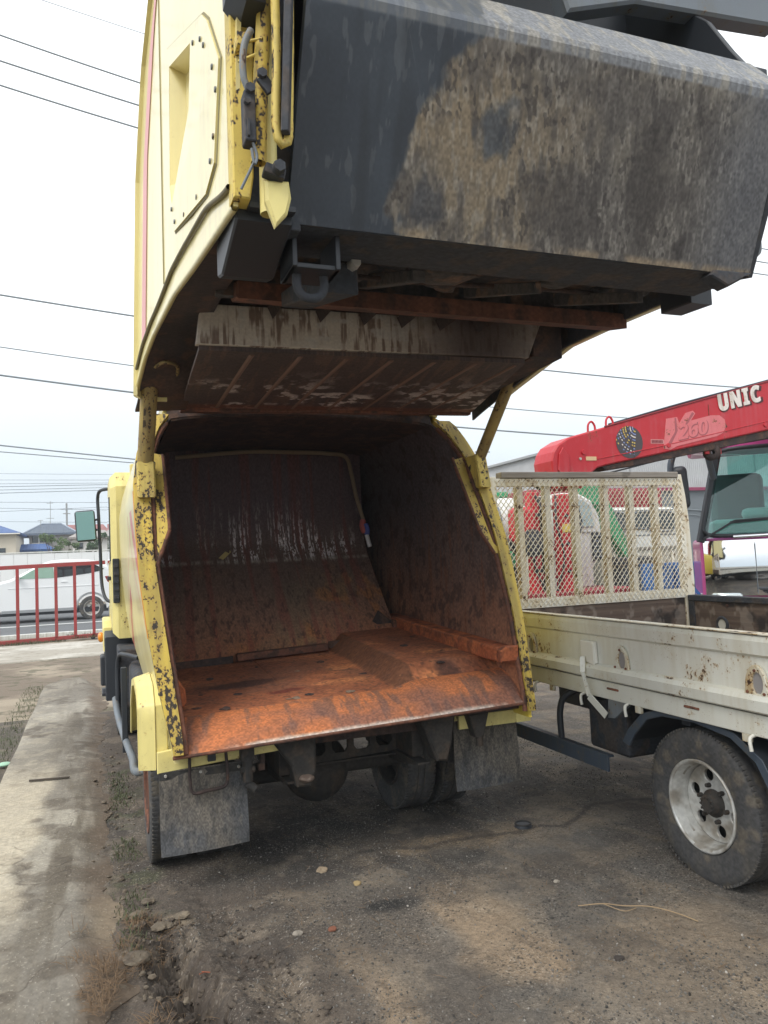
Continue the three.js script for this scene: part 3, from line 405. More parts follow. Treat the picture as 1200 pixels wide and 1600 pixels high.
  // ejector plate
  const ejMat = TM(1024, 1024, 1.76, 1.75, (u, v) => {
    const a = fbm(u * 2.1, v * 2.1 + 11, 5), b = fbm(u * 12 + 5, v * 8, 4), st = fbm(u * 60, v * 2.6, 4), st2 = fbm(u * 22 + 60, v * 1.3, 3), g = vn(u * 130, v * 90);
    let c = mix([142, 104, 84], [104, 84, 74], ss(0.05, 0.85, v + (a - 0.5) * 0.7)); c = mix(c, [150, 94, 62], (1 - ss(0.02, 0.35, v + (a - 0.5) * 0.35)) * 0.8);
    c = mix(c, [172, 112, 66], ss(0.50, 0.72, b) * (1 - ss(0.5, 0.85, v)) * 0.7 * ss(0.55, 0.75, fbm(u * 3 + 7, v * 2, 3) + 0.12)); c = mix(c, [116, 106, 84], ss(0.5, 0.7, fbm(u * 3, v * 3 + 50, 4)) * 0.4 * (1 - ss(0.5, 0.8, v)));
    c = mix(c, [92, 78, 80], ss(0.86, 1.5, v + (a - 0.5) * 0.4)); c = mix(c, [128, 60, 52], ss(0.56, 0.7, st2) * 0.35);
    const band = ss(0.78, 0.88, v) * (1 - ss(0.98, 1.55, v)), grow = ss(0.48, 0.62, st) * ss(0.33, 0.6, fbm(u * 4.2 + 90, v * 1.4, 3));
    c = mix(c, [214, 206, 204], clamp(band * grow * ss(0.38, 0.6, fbm(u * 120, v * 30, 3)) * 1.4)); c = mix(c, [170, 160, 150], (1 - ss(0.0, 0.03, Math.abs(v - 0.83 + 0.02 * (a - 0.5)))) * ss(0.35, 0.6, st) * 0.7);
    c = mix(c, [60, 46, 42], ss(0.58, 0.78, fbm(u * 44, v * 20, 4)) * (1 - ss(0.7, 0.9, v)) * 0.5);
    return [...c.map((q) => q * (0.86 + 0.28 * g)), 0.4 * b + 0.4 * st + 0.2 * g];
  }, { unit: true, bump: 0.004, rough: false, roughness: 0.72 });
  const ep = [[-5.46, 0.94], [-5.60, 1.10], [-5.78, 1.28], [-5.98, 1.48], [-6.14, 1.66], [-6.20, 1.76], [-6.225, 1.95], [-6.23, 2.2], [-6.23, 2.52]];
  const eP = (u, v) => { const k = v * (ep.length - 1), i = Math.min(Math.floor(k), ep.length - 2), y = lerp(ep[i][1], ep[i + 1][1], k - i), z = lerp(ep[i][0], ep[i + 1][0], k - i), r = y < 1.02 ? 2.06 + 0.08 * ss(0.94, 1.02, y) : y < 1.1 ? 2.14 : 2.145; return [lerp(0.40, r, u), y + tilt(lerp(0.4, r, u)) * 0.8 * (1 - ss(1.0, 1.7, y)), z]; };
  const eg = shell(eP, 30, 48, 0.02); { const p = eg.attributes.position, uv = eg.attributes.uv; for (let i = 0; i < p.count; i++) uv.setY(i, uv.getY(i)); }
  const ej = part('ejector_plate', eg, ejMat, truck, { uv: true, label: 'stained steel ejector plate with white streaks' });
  part('wiper_bar', beam([0.90, 0.955, -5.42], [1.56, 0.975, -5.44], 0.07, 0.05), M.rust, ej);
  part('wiper_flap', beam([0.42, 0.925, -5.44], [0.88, 0.94, -5.44], 0.012, 0.05), M.rustdark, ej);
  part('wiper_flap', beam([1.58, 0.985, -5.46], [2.06, 1.0, -5.47], 0.012, 0.05), M.rustdark, ej);
  part('torn_gusset', prism([[1.98, 1.12], [2.06, 1.06], [2.10, 0.98], [2.13, 1.02], [2.15, 1.1], [2.03, 1.2]], 'z', -5.62, -5.60, 0.003), M.rustdark, ej);
  part('slide_shoe', box(2.13, 2.22, 1.06, 1.12, -5.75, -5.56, 0.01), M.rust, ej);
  part('paper_scrap', prism([[0.90, 1.655], [0.955, 1.705], [0.985, 1.69], [0.99, 1.715], [1.0, 1.70], [0.935, 1.64], [0.92, 1.65]], 'z', -6.118, -6.114), flat(0xb8a870, 0.9), ej, { label: 'small pale scrap of paper stuck to the plate' });
  // hose and its taped end
  part('hose', tube([[0.6, 2.46, -6.2], [1.18, 2.505, -6.15], [1.5, 2.50, -6.13], [1.83, 2.49, -6.12], [1.98, 2.46, -6.11], [2.02, 2.32, -6.1], [2.05, 2.12, -6.08], [2.095, 1.92, -6.05]], 0.017, 60, 8), flat(0x8a7a62, 0.7), truck);
  part('tape_wrap', tube([[2.09, 1.92, -6.05], [2.075, 1.87, -6.03], [2.095, 1.82, -6.03]], 0.026, 8, 7), flat(0xb8605c, 0.6), truck, { label: 'red tape round the hose end' });
  part('tape_wrap', tube([[2.10, 1.89, -6.02], [2.11, 1.84, -6.01], [2.105, 1.80, -6.01]], 0.022, 8, 7), flat(0x5060a8, 0.6), truck, { label: 'blue tape round the hose end' });
  part('hose_end', bar([2.105, 1.80, -6.02], [2.13, 1.70, -6.02], 0.018, 10), flat(0xd8d8d8, 0.4), truck);
  // loose flakes on the floor
  const flakes = [[0.62, -4.2, 0.05], [1.0, -4.22, 0.05], [1.1, -4.25, 0.035], [0.5, -4.3, 0.03], [0.74, -4.5, 0.04], [1.92, -4.25, 0.03], [1.34, -4.2, 0.03], [1.55, -4.6, 0.03], [2.05, -4.5, 0.025], [1.9, -4.8, 0.03], [0.66, -5.0, 0.03], [1.2, -4.9, 0.02], [1.42, -5.1, 0.03], [1.0, -5.2, 0.02], [2.1, -5.1, 0.03], [0.55, -4.6, 0.02]];
  const flakeGrey = flat(0x84705e, 0.9);
  flakes.forEach(([x, z, r], i) => { const q = rock(r * 0.55, 1.5, 0.3); const h = fP(interp(sec.map((s, k) => [s[0], k / (sec.length - 1)]), x), Math.max(0, (z + 4.16) / (6.3 - 4.16) * -1)); q.translate(x, h[1] + r * 0.06, z); part('rust_flake', q, i % 5 === 1 ? flakeGrey : M.rustdark, truck); });
}
// lift cylinders
for (const R of [false, true]) {
  const b = R ? [2.325, 2.17, -4.43] : [0.262, 2.14, -4.40], t = R ? [2.385, 2.67, -4.02] : [0.292, 2.74, -4.12];
  const cyl = part('lift_cylinder', bar(b, t, R ? 0.036 : 0.044, 20), M.rod, truck, { label: R ? undefined : 'worn yellow lift cylinder on the left of the opening' });
  part('cylinder_collar', bar(b.map((q, i) => lerp(q, t[i], -0.10)), b.map((q, i) => lerp(q, t[i], 0.07)), R ? 0.046 : 0.053, 20), M.dirtyblack, cyl);
  part('cylinder_seat', prism(R ? [[-4.60, 2.02], [-4.60, 2.24], [-4.36, 2.24], [-4.30, 2.02]] : [[-4.56, 1.98], [-4.56, 2.18], [-4.34, 2.18], [-4.28, 1.98]], 'x', R ? 2.28 : 0.215, R ? 2.36 : 0.31, 0.008), M.scratch2, cyl);
}
// mudguards and rear fascia
{
  const fr = [[-4.045, 0.60], [-4.045, 0.915], [-4.16, 1.0], [-4.42, 1.03], [-4.75, 0.98], [-5.02, 0.80], [-5.12, 0.60]];
  const fin = [[-5.08, 0.60], [-4.98, 0.78], [-4.74, 0.955], [-4.42, 1.005], [-4.18, 0.98], [-4.075, 0.9], [-4.075, 0.60]];
  for (const R of [false, true]) {
    const md = part('mudguard', prism([...fr, ...fin], 'x', R ? 2.30 : 0.262, R ? 2.40 : 0.318, 0.004), M.yellow, truck);
    part('mudguard_inner', prism([[-4.05, 0.60], [-4.05, 0.675], [-5.1, 0.675], [-5.1, 0.60], [-5.08, 0.60], [-5.08, 0.655], [-4.07, 0.655], [-4.07, 0.60]], 'x', R ? 1.93 : 0.3185, R ? 2.2995 : 0.68, 0.002), M.yellow, md);
    if (!R) {
      part('mudguard_side', shell((u, v) => { const k = v * (fr.length - 1), i = Math.min(Math.floor(k), fr.length - 2), z = lerp(fr[i][0], fr[i + 1][0], k - i), y = lerp(fr[i][1], fr[i + 1][1], k - i); const cz = -4.58, cy = 0.6; return [lerp(0.26, 0.185, u), y + (cy - y) * 0.05 * u, z + (cz - z) * 0.06 * u]; }, 1, 30, 0.006), M.yellow, md);
      part('mudguard_skirt', prism([...fr.map(([z, y]) => [z + (-4.58 - z) * 0.06, y + (0.6 - y) * 0.05]), ...fr.map(([z, y]) => [z + (-4.58 - z) * 0.16, y + (0.6 - y) * 0.14]).reverse()], 'x', 0.178, 0.186), M.yellow, md);
    }
  }
  part('rear_fascia', prism([[0.262, 0.585], [0.262, 0.69], [0.36, 0.70], [0.90, 0.72], [0.90, 0.625], [0.70, 0.615]], 'z', -4.04, -4.015, 0.004), M.yellow, truck);
  part('rear_fascia', prism([[1.92, 0.64], [1.92, 0.73], [2.35, 0.735], [2.35, 0.66]], 'z', -4.12, -4.09, 0.004), M.yellow, truck);
  part('rear_fascia_shelf', prism([[0.262, -4.04], [0.262, -4.17], [0.9, -4.17], [0.9, -4.04]], 'y', 0.672, 0.684), M.yellow, truck);
  // mud flaps, slightly curled
  const flapP = (x0, x1, y0, y1, z, curl) => (u, v) => { const x = lerp(x0, x1, u), y = lerp(y1, y0 + 0.02 * (x - x0), v); return [x, y, z + curl * v * v + 0.012 * Math.sin(u * 3.1) * v + 0.006 * Math.sin(v * 7 + u * 3)]; };
  const fl1 = part('mud_flap', shell(flapP(0.27, 0.70, 0.19, 0.595, -4.03, 0.03), 10, 14, 0.010), M.flap, truck, { label: 'dirty grey rubber mud flap behind the left rear wheel' });
  part('flap_strip', box(0.27, 0.70, 0.55, 0.59, -4.022, -4.014, 0.002), M.rubber, fl1);
  for (const x of [0.30, 0.47, 0.66]) part('flap_bolt', bolt(x, 0.572, -4.010, 0.008), M.steel, fl1);
  part('mud_flap', shell(flapP(1.92, 2.34, 0.24, 0.70, -4.125, 0.02), 10, 14, 0.010), M.flap, truck, { label: 'dirty grey rubber mud flap behind the right rear wheel' });
  part('flap_bracket', [tube([[0.415, 0.69, -3.985], [0.418, 0.50, -3.985], [0.43, 0.478, -3.985], [0.50, 0.482, -3.985], [0.585, 0.492, -3.985], [0.597, 0.51, -3.985], [0.592, 0.69, -3.985]], 0.0085, 40, 6)], M.rustdark, truck);
  part('flap_bracket_plate', box(0.505, 0.545, 0.62, 0.70, -4.012, -3.99, 0.003), M.plainblack, truck);
}
// rear underside: brackets, cross member, chassis, axle
{
  part('hinge_bracket', prism([[0.83, 0.68], [0.93, 0.54], [0.955, 0.43], [1.03, 0.425], [1.06, 0.50], [1.065, 0.69]], 'z', -4.12, -3.98, 0.012), M.dirtyblack, truck, { label: 'mud caked steel bracket under the lip, left' });
  part('hinge_bracket', prism([[1.66, 0.70], [1.72, 0.55], [1.755, 0.46], [1.82, 0.455], [1.85, 0.55], [1.88, 0.71]], 'z', -4.12, -3.98, 0.012), M.dirtyblack, truck, { label: 'mud caked steel bracket under the lip, right' });
  const lump = rock(0.035, 0.5); lump.translate(1.0, 0.47, -3.985); part('mud_lump', lump, M.wood, truck);
  part('shackle', [box(0.665, 0.735, 0.60, 0.69, -4.06, -3.96, 0.01), bar([0.70, 0.62, -3.98], [0.70, 0.50, -3.98], 0.026, 10), bar([0.665, 0.56, -3.98], [0.735, 0.56, -3.98], 0.02, 8), bar([0.695, 0.49, -3.98], [0.735, 0.46, -3.97], 0.022, 8)], M.dirtyblack, truck);
  part('shackle', [bar([0.79, 0.67, -4.05], [0.79, 0.55, -4.05], 0.014, 8), box(0.765, 0.80, 0.53, 0.57, -4.07, -4.03, 0.006)], M.rustdark, truck);
  part('shackle', [prism([[1.96, 0.69], [2.0, 0.56], [2.05, 0.56], [2.09, 0.70]], 'z', -4.06, -3.98, 0.006), bar([2.03, 0.60, -4.0], [2.03, 0.51, -4.0], 0.022, 8)], M.dirtyblack, truck);
  const rr4 = (x0, x1, y0, y1) => [[x0 + 0.02, y0], [x1 - 0.02, y0], [x1, y0 + 0.025], [x1, y1 - 0.025], [x1 - 0.02, y1], [x0 + 0.02, y1], [x0, y1 - 0.025], [x0, y0 + 0.025]];
  part('cross_member', prism([[1.08, 0.43], [1.68, 0.45], [1.68, 0.61], [1.08, 0.60]], 'z', -4.40, -4.385, 0, [rr4(1.13, 1.225, 0.475, 0.575), rr4(1.265, 1.36, 0.478, 0.578), rr4(1.40, 1.50, 0.482, 0.582), rr4(1.54, 1.64, 0.486, 0.586)]), M.dirtyblack, truck);
  part('cross_member_flange', box(1.08, 1.68, 0.425, 0.437, -4.44, -4.37, 0.002), M.dirtyblack, truck);
  for (const x of [0.93, 1.70]) part('chassis_rail', box(x - 0.035, x + 0.035, 0.46, 0.64, -9.0, -4.13, 0.006), M.dirtyblack, truck);
  part('axle', [bar([0.5, 0.37, -4.58], [2.12, 0.37, -4.58], 0.06, 14), lathe([[0, -0.14], [0.11, -0.13], [0.19, -0.06], [0.2, 0], [0.19, 0.06], [0.11, 0.13], [0, 0.14]], 28).scale(1, 1, 1).rotateY(Math.PI / 2).translate(1.22, 0.36, -4.60)], M.dirtyblack, truck);
  for (const x of [0.95, 1.69]) part('leaf_spring', [0, 1, 2, 3, 4].map((i) => box(x - 0.035, x + 0.035, 0.44 - i * 0.013, 0.452 - i * 0.013, -4.58 - 0.55 + i * 0.07, -4.58 + 0.55 - i * 0.07, 0)), M.dirtyblack, truck);
  part('drive_shaft', bar([1.3, 0.42, -4.7], [1.3, 0.55, -7.2], 0.045, 12), M.dirtyblack, truck);
  part('air_tank', [bar([1.1, 0.56, -5.2], [1.5, 0.56, -5.2], 0.12, 18)], M.dirtyblack, truck);
  wheel(truck, 0.335, 0.365, -4.58, 0.375, 0.20, 0.222, -1, M.rust);
  wheel(truck, 0.585, 0.365, -4.58, 0.375, 0.20, 0.222, 1, M.dirtyblack);
  wheel(truck, 1.83, 0.372, -4.76, 0.375, 0.20, 0.222, -1, M.dirtyblack);
  wheel(truck, 2.08, 0.372, -4.76, 0.375, 0.20, 0.222, 1, M.dirtyblack);
  wheel(truck, 0.26, 0.365, -8.15, 0.375, 0.21, 0.222, -1, M.rust);
  wheel(truck, 2.2, 0.365, -8.15, 0.375, 0.21, 0.222, 1, M.rust);
  part('front_axle', bar([0.3, 0.37, -8.15], [2.15, 0.37, -8.15], 0.05, 10), M.dirtyblack, truck);
  // side gear between the axles
  part('fuel_tank', new RoundedBoxGeometry(0.46, 0.42, 0.9, 3, 0.06).translate(0.47, 0.62, -6.5), M.black, truck);
  part('battery_box', box(0.16, 0.6, 0.42, 0.92, -7.55, -7.0, 0.02), M.black, truck);
  part('splash_guard', prism([[-7.6, 0.40], [-7.6, 0.98], [-7.9, 1.02], [-8.5, 0.9], [-8.62, 0.60], [-8.52, 0.55], [-8.35, 0.82], [-8.0, 0.86], [-7.78, 0.7], [-7.72, 0.40]], 'x', 0.06, 0.42, 0.01), M.plainblack, truck);
  part('guard_rail', [tube([[0.30, 0.90, -6.4], [0.215, 0.90, -6.7], [0.17, 0.87, -6.95], [0.155, 0.80, -7.0], [0.15, 0.47, -7.0]], 0.02, 40, 8)], M.plainblack, truck);
  part('guard_pipe', tube([[0.13, 0.50, -7.05], [0.14, 0.42, -6.85], [0.17, 0.38, -6.0], [0.20, 0.36, -5.4], [0.215, 0.36, -5.02], [0.26, 0.37, -5.0]], 0.026, 40, 10), M.greymetal, truck);
  part('side_guard_post', box(0.15, 0.19, 0.3, 0.9, -5.9, -5.86, 0.006), M.plainblack, truck);
}
// cab
{
  const prof = [[-7.38, 0.98], [-7.38, 2.36], [-7.5, 2.5], [-8.6, 2.55], [-8.85, 2.45], [-9.15, 1.75], [-9.25, 1.55], [-9.28, 0.75], [-8.7, 0.75], [-8.62, 0.9], [-7.9, 1.0]];
  const cab = part('cab', prism(prof, 'x', 0.13, 2.46, 0.05), M.yellow, truck, { label: 'yellow cab seen past the body' });
  part('cab_window', prism([[-7.62, 1.68], [-7.62, 2.28], [-8.55, 2.30], [-8.98, 1.66]], 'x', 0.118, 0.14), M.darkglass, cab);
  part('air_vent', box(0.138, 0.196, 1.30, 1.70, -7.40, -7.355, 0.008), M.plainblack, cab);
  for (let i = 0; i < 5; i++) part('vent_slat', box(0.145, 0.19, 1.34 + i * 0.07, 1.37 + i * 0.07, -7.36, -7.345, 0.003), M.black, cab);
  part('door_handle', box(0.095, 0.13, 1.50, 1.54, -7.85, -7.70, 0.008), M.plainblack, cab);
  part('cab_fairing', prism([[-7.30, 1.98], [-7.30, 2.5], [-7.42, 2.62], [-7.6, 2.62], [-7.6, 1.98]], 'x', 0.35, 2.2, 0.03), M.yellow, cab);
  part('corner_panel', prism([[-8.3, 0.78], [-8.3, 1.02], [-8.45, 1.08], [-9.2, 1.08], [-9.24, 0.78]], 'x', 0.05, 0.14, 0.012), M.yellow, cab);
  part('corner_lamp', new THREE.SphereGeometry(0.045, 16, 10).scale(0.7, 1.2, 1).translate(0.03, 0.91, -8.55), M.amber, cab, { label: 'amber side lamp' });
  part('cab_step', [box(0.02, 0.2, 0.42, 0.72, -8.75, -8.45, 0.02), box(0.03, 0.2, 0.34, 0.37, -8.7, -8.3, 0.006)], M.plainblack, cab);
  part('mirror_arm', [tube([[0.14, 2.47, -8.72], [0.05, 2.46, -8.9], [0.03, 2.40, -9.0], [0.035, 2.2, -9.0], [0.045, 1.85, -9.0], [0.06, 1.40, -8.95], [0.10, 1.28, -8.85], [0.14, 1.26, -8.8]], 0.018, 60, 8), bar([0.03, 2.16, -9.0], [-0.03, 2.15, -9.0], 0.012), bar([0.035, 2.05, -9.0], [-0.02, 2.04, -9.0], 0.012)], M.plainblack, cab);
  const mh = part('mirror', new RoundedBoxGeometry(0.21, 0.34, 0.07, 4, 0.033).rotateY(-0.10).rotateZ(0.06).translate(-0.10, 2.09, -9.0), M.plainblack, cab);
  part('mirror_glass', new RoundedBoxGeometry(0.185, 0.31, 0.006, 3, 0.003).rotateX(-0.03).rotateY(-0.10).rotateZ(0.06).translate(-0.100, 2.09, -8.960), M.mirror, mh);
  part('exhaust_stack', box(0.18, 0.3, 1.9, 2.3, -8.72, -8.6, 0.05), M.greymetal, cab);
}

// ---------------------------------------------------------------- raised tailgate
{
  const X = (z, y) => interp([[-4.85, 0.2], [-4.14, 0.22], [-3.65, 0.27], [-3, 0.305], [-2.65, 0.33], [-2, 0.36], [-1.85, 0.373]], z) + 0.022 * (y - 2.6);
  const XR = (z, y) => interp([[-4.85, 2.44], [-4.0, 2.42], [-2.5, 2.37], [-1.85, 2.30]], z) - 0.01 * (y - 2.6);
  const E = (z) => interp([[-4.75, 2.46], [-4.3, 2.50], [-4.13, 2.56], [-3.93, 2.64], [-3.66, 2.69], [-3.06, 2.67], [-2.66, 2.63], [-2.25, 2.58], [-1.99, 2.55], [-1.85, 2.54]], z);
  const ER = (z) => interp([[-4.75, 2.48], [-4.44, 2.54], [-4.01, 2.61], [-3.45, 2.69], [-2.96, 2.68], [-2.54, 2.66], [-2.1, 2.62]], z);
  const TOP = 4.55, ZR = (y) => -1.985 + 0.20 * (y - 2.55) * 0.5, ZF = (y) => interp([[2.4, -4.5], [2.56, -4.14], [2.8, -4.13], [3.6, -4.08], [4.1, -3.9], [4.35, -3.65], [4.6, -3.3]], y);
  const inPoly = (P, z, y) => { let q = false; for (let i = 0, j = P.length - 1; i < P.length; j = i++) if ((P[i][1] > y) !== (P[j][1] > y) && z < (P[j][0] - P[i][0]) * (y - P[i][1]) / (P[j][1] - P[i][1]) + P[i][0]) q = !q; return q; };
  const REC = [[-3.08, 3.62], [-2.62, 3.42], [-2.66, 3.2], [-3.02, 3.02], [-3.07, 3.12]];
  const sidePt = (u, v) => { const z0 = lerp(-4.14, -1.985, u), y0 = E(z0), y = lerp(y0, TOP, v), z = lerp(ZF(Math.max(y, 2.56)), ZR(y), u); return [X(z, y), y, z]; };
  const tg = part('tailgate', (() => { const g = shell((u, v) => sidePt(u, v), 120, 120, 0.012), p = g.attributes.position, keep = [], big = REC.map(([z, y]) => [-2.88 + (z + 2.88) * 1.09, 3.3 + (y - 3.3) * 1.09]); for (let i = 0; i < p.count; i += 3) { const z = (p.getZ(i) + p.getZ(i + 1) + p.getZ(i + 2)) / 3, y = (p.getY(i) + p.getY(i + 1) + p.getY(i + 2)) / 3; if (!inPoly(big, z, y)) keep.push(i, i + 1, i + 2); } const o = new THREE.BufferGeometry(); for (const k of ['position', 'normal', 'uv']) { const a = g.attributes[k], n = a.itemSize, d = new Float32Array(keep.length * n); keep.forEach((q, m) => { for (let c = 0; c < n; c++) d[m * n + c] = a.array[q * n + c]; }); o.setAttribute(k, new THREE.BufferAttribute(d, n)); } return o; })(), M.cream, truck, { label: 'raised tailgate, its cream side panel towards the street' });
  // curved front corner of the tailgate with a faded pink stripe
  part('corner_panel', shell((u, v) => { const y = lerp(2.5, TOP, v), z = ZF(Math.max(y, 2.56)); const a = u * Math.PI / 2, r = 0.16; return [X(z, y) + r - r * Math.cos(a), y, z - r * Math.sin(a) * 0.8]; }, 12, 24, 0.02), M.cream, tg);
  part('pink_stripe', shell((u, v) => { const y = lerp(2.74, TOP - 0.05, v), z = ZF(Math.max(y, 2.56)) + lerp(0.16, 0.27, u); return [X(z, y) - 0.004, y, z]; }, 1, 20, 0.002), flat(0xd9a0a0, 0.5), tg);
  part('panel_front', box(0.38, 2.28, 2.55, TOP, -4.32, -4.28, 0.01), M.cream, tg);
  part('panel_top', box(0.34, 2.32, TOP - 0.02, TOP + 0.02, -4.0, -1.75, 0.01), M.cream, tg);
  part('side_panel', shell((u, v) => { const z0 = lerp(-4.3, -2.47, u), y = lerp(ER(z0), TOP, v); return [XR(z0, y), y, z0]; }, 30, 16, 0.03), M.cream, tg);
  part('inner_side', shell((u, v) => { const z0 = lerp(-4.6, -2.47, u), y = lerp(ER(z0) - 0.005, 4.5, v); return [XR(z0, y) - 0.035, y, z0]; }, 30, 6, 0.012), M.black, tg);
  // cream edge strip below a dark gap
  const strip = []; for (let i = 0; i <= 30; i++) { const z = lerp(-4.12, -2.01, i / 30); strip.push([X(z, E(z)) - 0.006, E(z) + 0.07 + 0.04 * ss(-3.6, -2.6, z) - 0.05 * ss(-2.4, -2.0, z), z]); }
  part('edge_gap', tube(strip, 0.008, 60, 6), flat(0x77705a, 0.8), tg);
  const lipS = []; for (let i = 0; i <= 30; i++) { const z = lerp(-4.20, -1.99, i / 30); lipS.push([X(z, E(z)) + 0.004, E(z) - 0.001, z]); }
  part('edge_trim', tube(lipS, 0.012, 60, 6), M.cream, tg);
  const seamL = []; for (let i = 0; i <= 10; i++) { const y = lerp(2.8, 4.3, i / 10), z = lerp(-3.30, -3.46, i / 10); seamL.push([X(z, y) - 0.001, y, z]); }
  part('panel_seam', tube(seamL, 0.004, 20, 5), flat(0x8c8460, 0.8), tg);
  // access cover, bowed recess and screws
  const onSide = (pts, off, t, holes = []) => { const g = prism(pts, 'x', 0, t, 0, holes); const p = g.attributes.position; for (let i = 0; i < p.count; i++) p.setX(i, X(p.getZ(i), p.getY(i)) - off - p.getX(i)); const q = p.array; for (let i = 0; i < q.length; i += 9) for (let k = 0; k < 3; k++) { const s = q[i + 3 + k]; q[i + 3 + k] = q[i + 6 + k]; q[i + 6 + k] = s; } g.computeVertexNormals(); return g; };
  const cov = [[-3.17, 3.75], [-2.40, 3.37], [-2.31, 3.29], [-2.13, 3.05], [-2.21, 2.78], [-2.35, 2.75], [-2.97, 2.89], [-3.08, 3.0]];
  const ctr = [-2.6, 3.1];
  part('cover_gap', onSide(cov.map(([z, y]) => [z + (z - ctr[0]) * 0.025, y + (y - ctr[1]) * 0.025]), -0.001, 0.003, [[...REC].reverse()]), flat(0x8a8468, 0.8), tg);
  const cv = part('access_cover', onSide(cov, 0.002, 0.006, [[...REC].reverse()]), M.cream, tg);
  { const inn = REC.map(([z, y]) => [-2.88 + (z + 2.88) * 0.9, 3.3 + (y - 3.3) * 0.9]), w = 0.055, n = REC.length, pos = []; const O = REC.map(([z, y]) => [X(z, y) - 0.006, y, z]), I = inn.map(([z, y]) => [X(z, y) + w, y, z]);
    for (let i = 0; i < n; i++) { const k = (i + 1) % n; pos.push(...O[i], ...O[k], ...I[k], ...O[i], ...I[k], ...I[i]); } for (let i = 1; i < n - 1; i++) pos.push(...I[0], ...I[i], ...I[i + 1]);
    const g = new THREE.BufferGeometry(); g.setAttribute('position', new THREE.Float32BufferAttribute(pos, 3)); g.computeVertexNormals(); part('cover_recess', g, M.cream, tg, { label: 'hand recess sunk into the access cover' }); }
  for (const [z, y] of [[-2.42, 3.30], [-2.36, 3.24], [-2.22, 3.08], [-2.17, 2.98], [-2.21, 2.86], [-2.26, 2.81], [-2.5, 2.81], [-2.75, 2.86], [-2.95, 2.92], [-3.02, 3.0], [-2.56, 3.38]]) part('cover_screw', bolt(X(z, y) - 0.010, y, z, 0.009, 'x', 0.006), M.greymetal, tg);
  // rear face: yellow post, black recess, latch gear and tubes
  part('rear_post', prism([[0.355, 2.56], [0.362, 3.6], [0.44, 3.62], [0.41, 2.62], [0.40, 2.56]], 'z', -2.03, -1.955, 0.004), M.scratch2, tg);
  part('latch_recess', box(0.39, 0.56, 2.53, 3.9, -2.12, -2.05, 0.006), M.black, tg);
  part('top_shield', prism([[0.345, 3.075], [0.385, 3.03], [0.435, 3.03], [0.44, 3.6], [0.34, 3.6]], 'z', -1.98, -1.84, 0.01), M.plainblack, tg);
  part('latch_tube', [tube([[0.455, 3.5, -1.90], [0.44, 3.05, -1.90], [0.425, 2.85, -1.90], [0.412, 2.63, -1.90]], 0.020, 30, 10)], M.scratch, tg);
  part('guard_tube', [tube([[0.447, 2.52, -1.95], [0.449, 2.7, -1.95], [0.455, 2.95, -1.95], [0.47, 3.4, -1.95]], 0.024, 30, 10)], M.yellow, tg);
  part('pointed_tip', prism([[0.428, 2.535], [0.428, 2.59], [0.492, 2.595], [0.497, 2.55], [0.485, 2.505], [0.452, 2.468]], 'z', -1.93, -1.90, 0.008), M.yellow, tg, { label: 'pointed yellow end of the guard tube' });
  part('latch_bar', tube([[0.444, 3.3, -1.84], [0.443, 2.9, -1.84], [0.437, 2.68, -1.84], [0.447, 2.655, -1.84], [0.462, 2.662, -1.84], [0.47, 2.75, -1.84], [0.482, 3.05, -1.84], [0.49, 3.4, -1.84]].map(([x, y, z]) => [x + 0.012, y, z]), 0.012, 80, 8), M.scratch2, tg);
  part('latch_bar_pad', beam([0.466, 2.675, -1.82], [0.505, 3.4, -1.80], 0.026, 0.02), M.black, tg);
  part('latch_lever', [tube([[0.398, 2.965, -1.87], [0.382, 2.93, -1.87], [0.374, 2.88, -1.87], [0.376, 2.83, -1.87], [0.386, 2.80, -1.87], [0.392, 2.72, -1.87]], 0.009, 30, 8)], M.greymetal, tg);
  part('latch_body', [box(0.372, 0.402, 2.665, 2.80, -1.91, -1.86, 0.006), bolt(0.388, 2.80, -1.855, 0.014), bolt(0.379, 2.765, -1.855, 0.010), box(0.378, 0.384, 2.675, 2.72, -1.862, -1.852, 0.001)], M.black, tg);
  part('latch_arm', [beam([0.418, 2.84, -1.865], [0.446, 2.805, -1.865], 0.012, 0.03), bolt(0.420, 2.845, -1.855, 0.014)], M.black, tg);
  part('hinge_pin', [beam([0.425, 2.615, -1.90], [0.478, 2.60, -1.90], 0.04, 0.028), bolt(0.458, 2.61, -1.87, 0.018, 'z', 0.03)], M.black, tg);
  part('wire_hook', tube([[0.392, 2.67, -1.87], [0.402, 2.63, -1.87], [0.396, 2.61, -1.87], [0.389, 2.65, -1.87]], 0.004, 20, 6), M.greymetal, tg);
  part('rod_stay', bar([0.396, 2.62, -1.88], [0.365, 2.555, -1.90], 0.004, 6), M.greymetal, tg);
  part('loop_bracket', [tube([[0.375, 2.965, -1.93], [0.43, 2.955, -1.88]], 0.004), tube([[0.375, 2.915, -1.93], [0.43, 2.92, -1.88]], 0.004), box(0.366, 0.396, 2.94, 2.98, -1.95, -1.90, 0.004)], M.scratch2, tg);
  // black scuffed hopper plate
  const PL = 0.52, plateMat = TM(1024, 768, 1.7, 0.95, (u, v) => {
    const x = PL + u, y = v, w = fbm(u * 3.2 + 12, v * 3.2, 4), b = fbm(u * 11 + 70, v * 7, 4), st = fbm(u * 44, v * 9, 4), g = vn(u * 150, v * 110), s3 = fbm(u * 26 + 4, v * 12, 3);
    let c = mix([66, 74, 84], [56, 63, 73], ss(0.3, 0.7, w));
    const rag = (cx, cy, rx, ry, k = 1) => { const q = Math.hypot((u - cx) / rx, (v - cy) / ry) + 2.0 * (fbm(u * 9 + cx * 31, v * 5 + cy * 17, 5) - 0.5) + 0.5 * (vn(u * 60, v * 30) - 0.5); return (1 - ss(0.55, 1.15, q)) * k; };
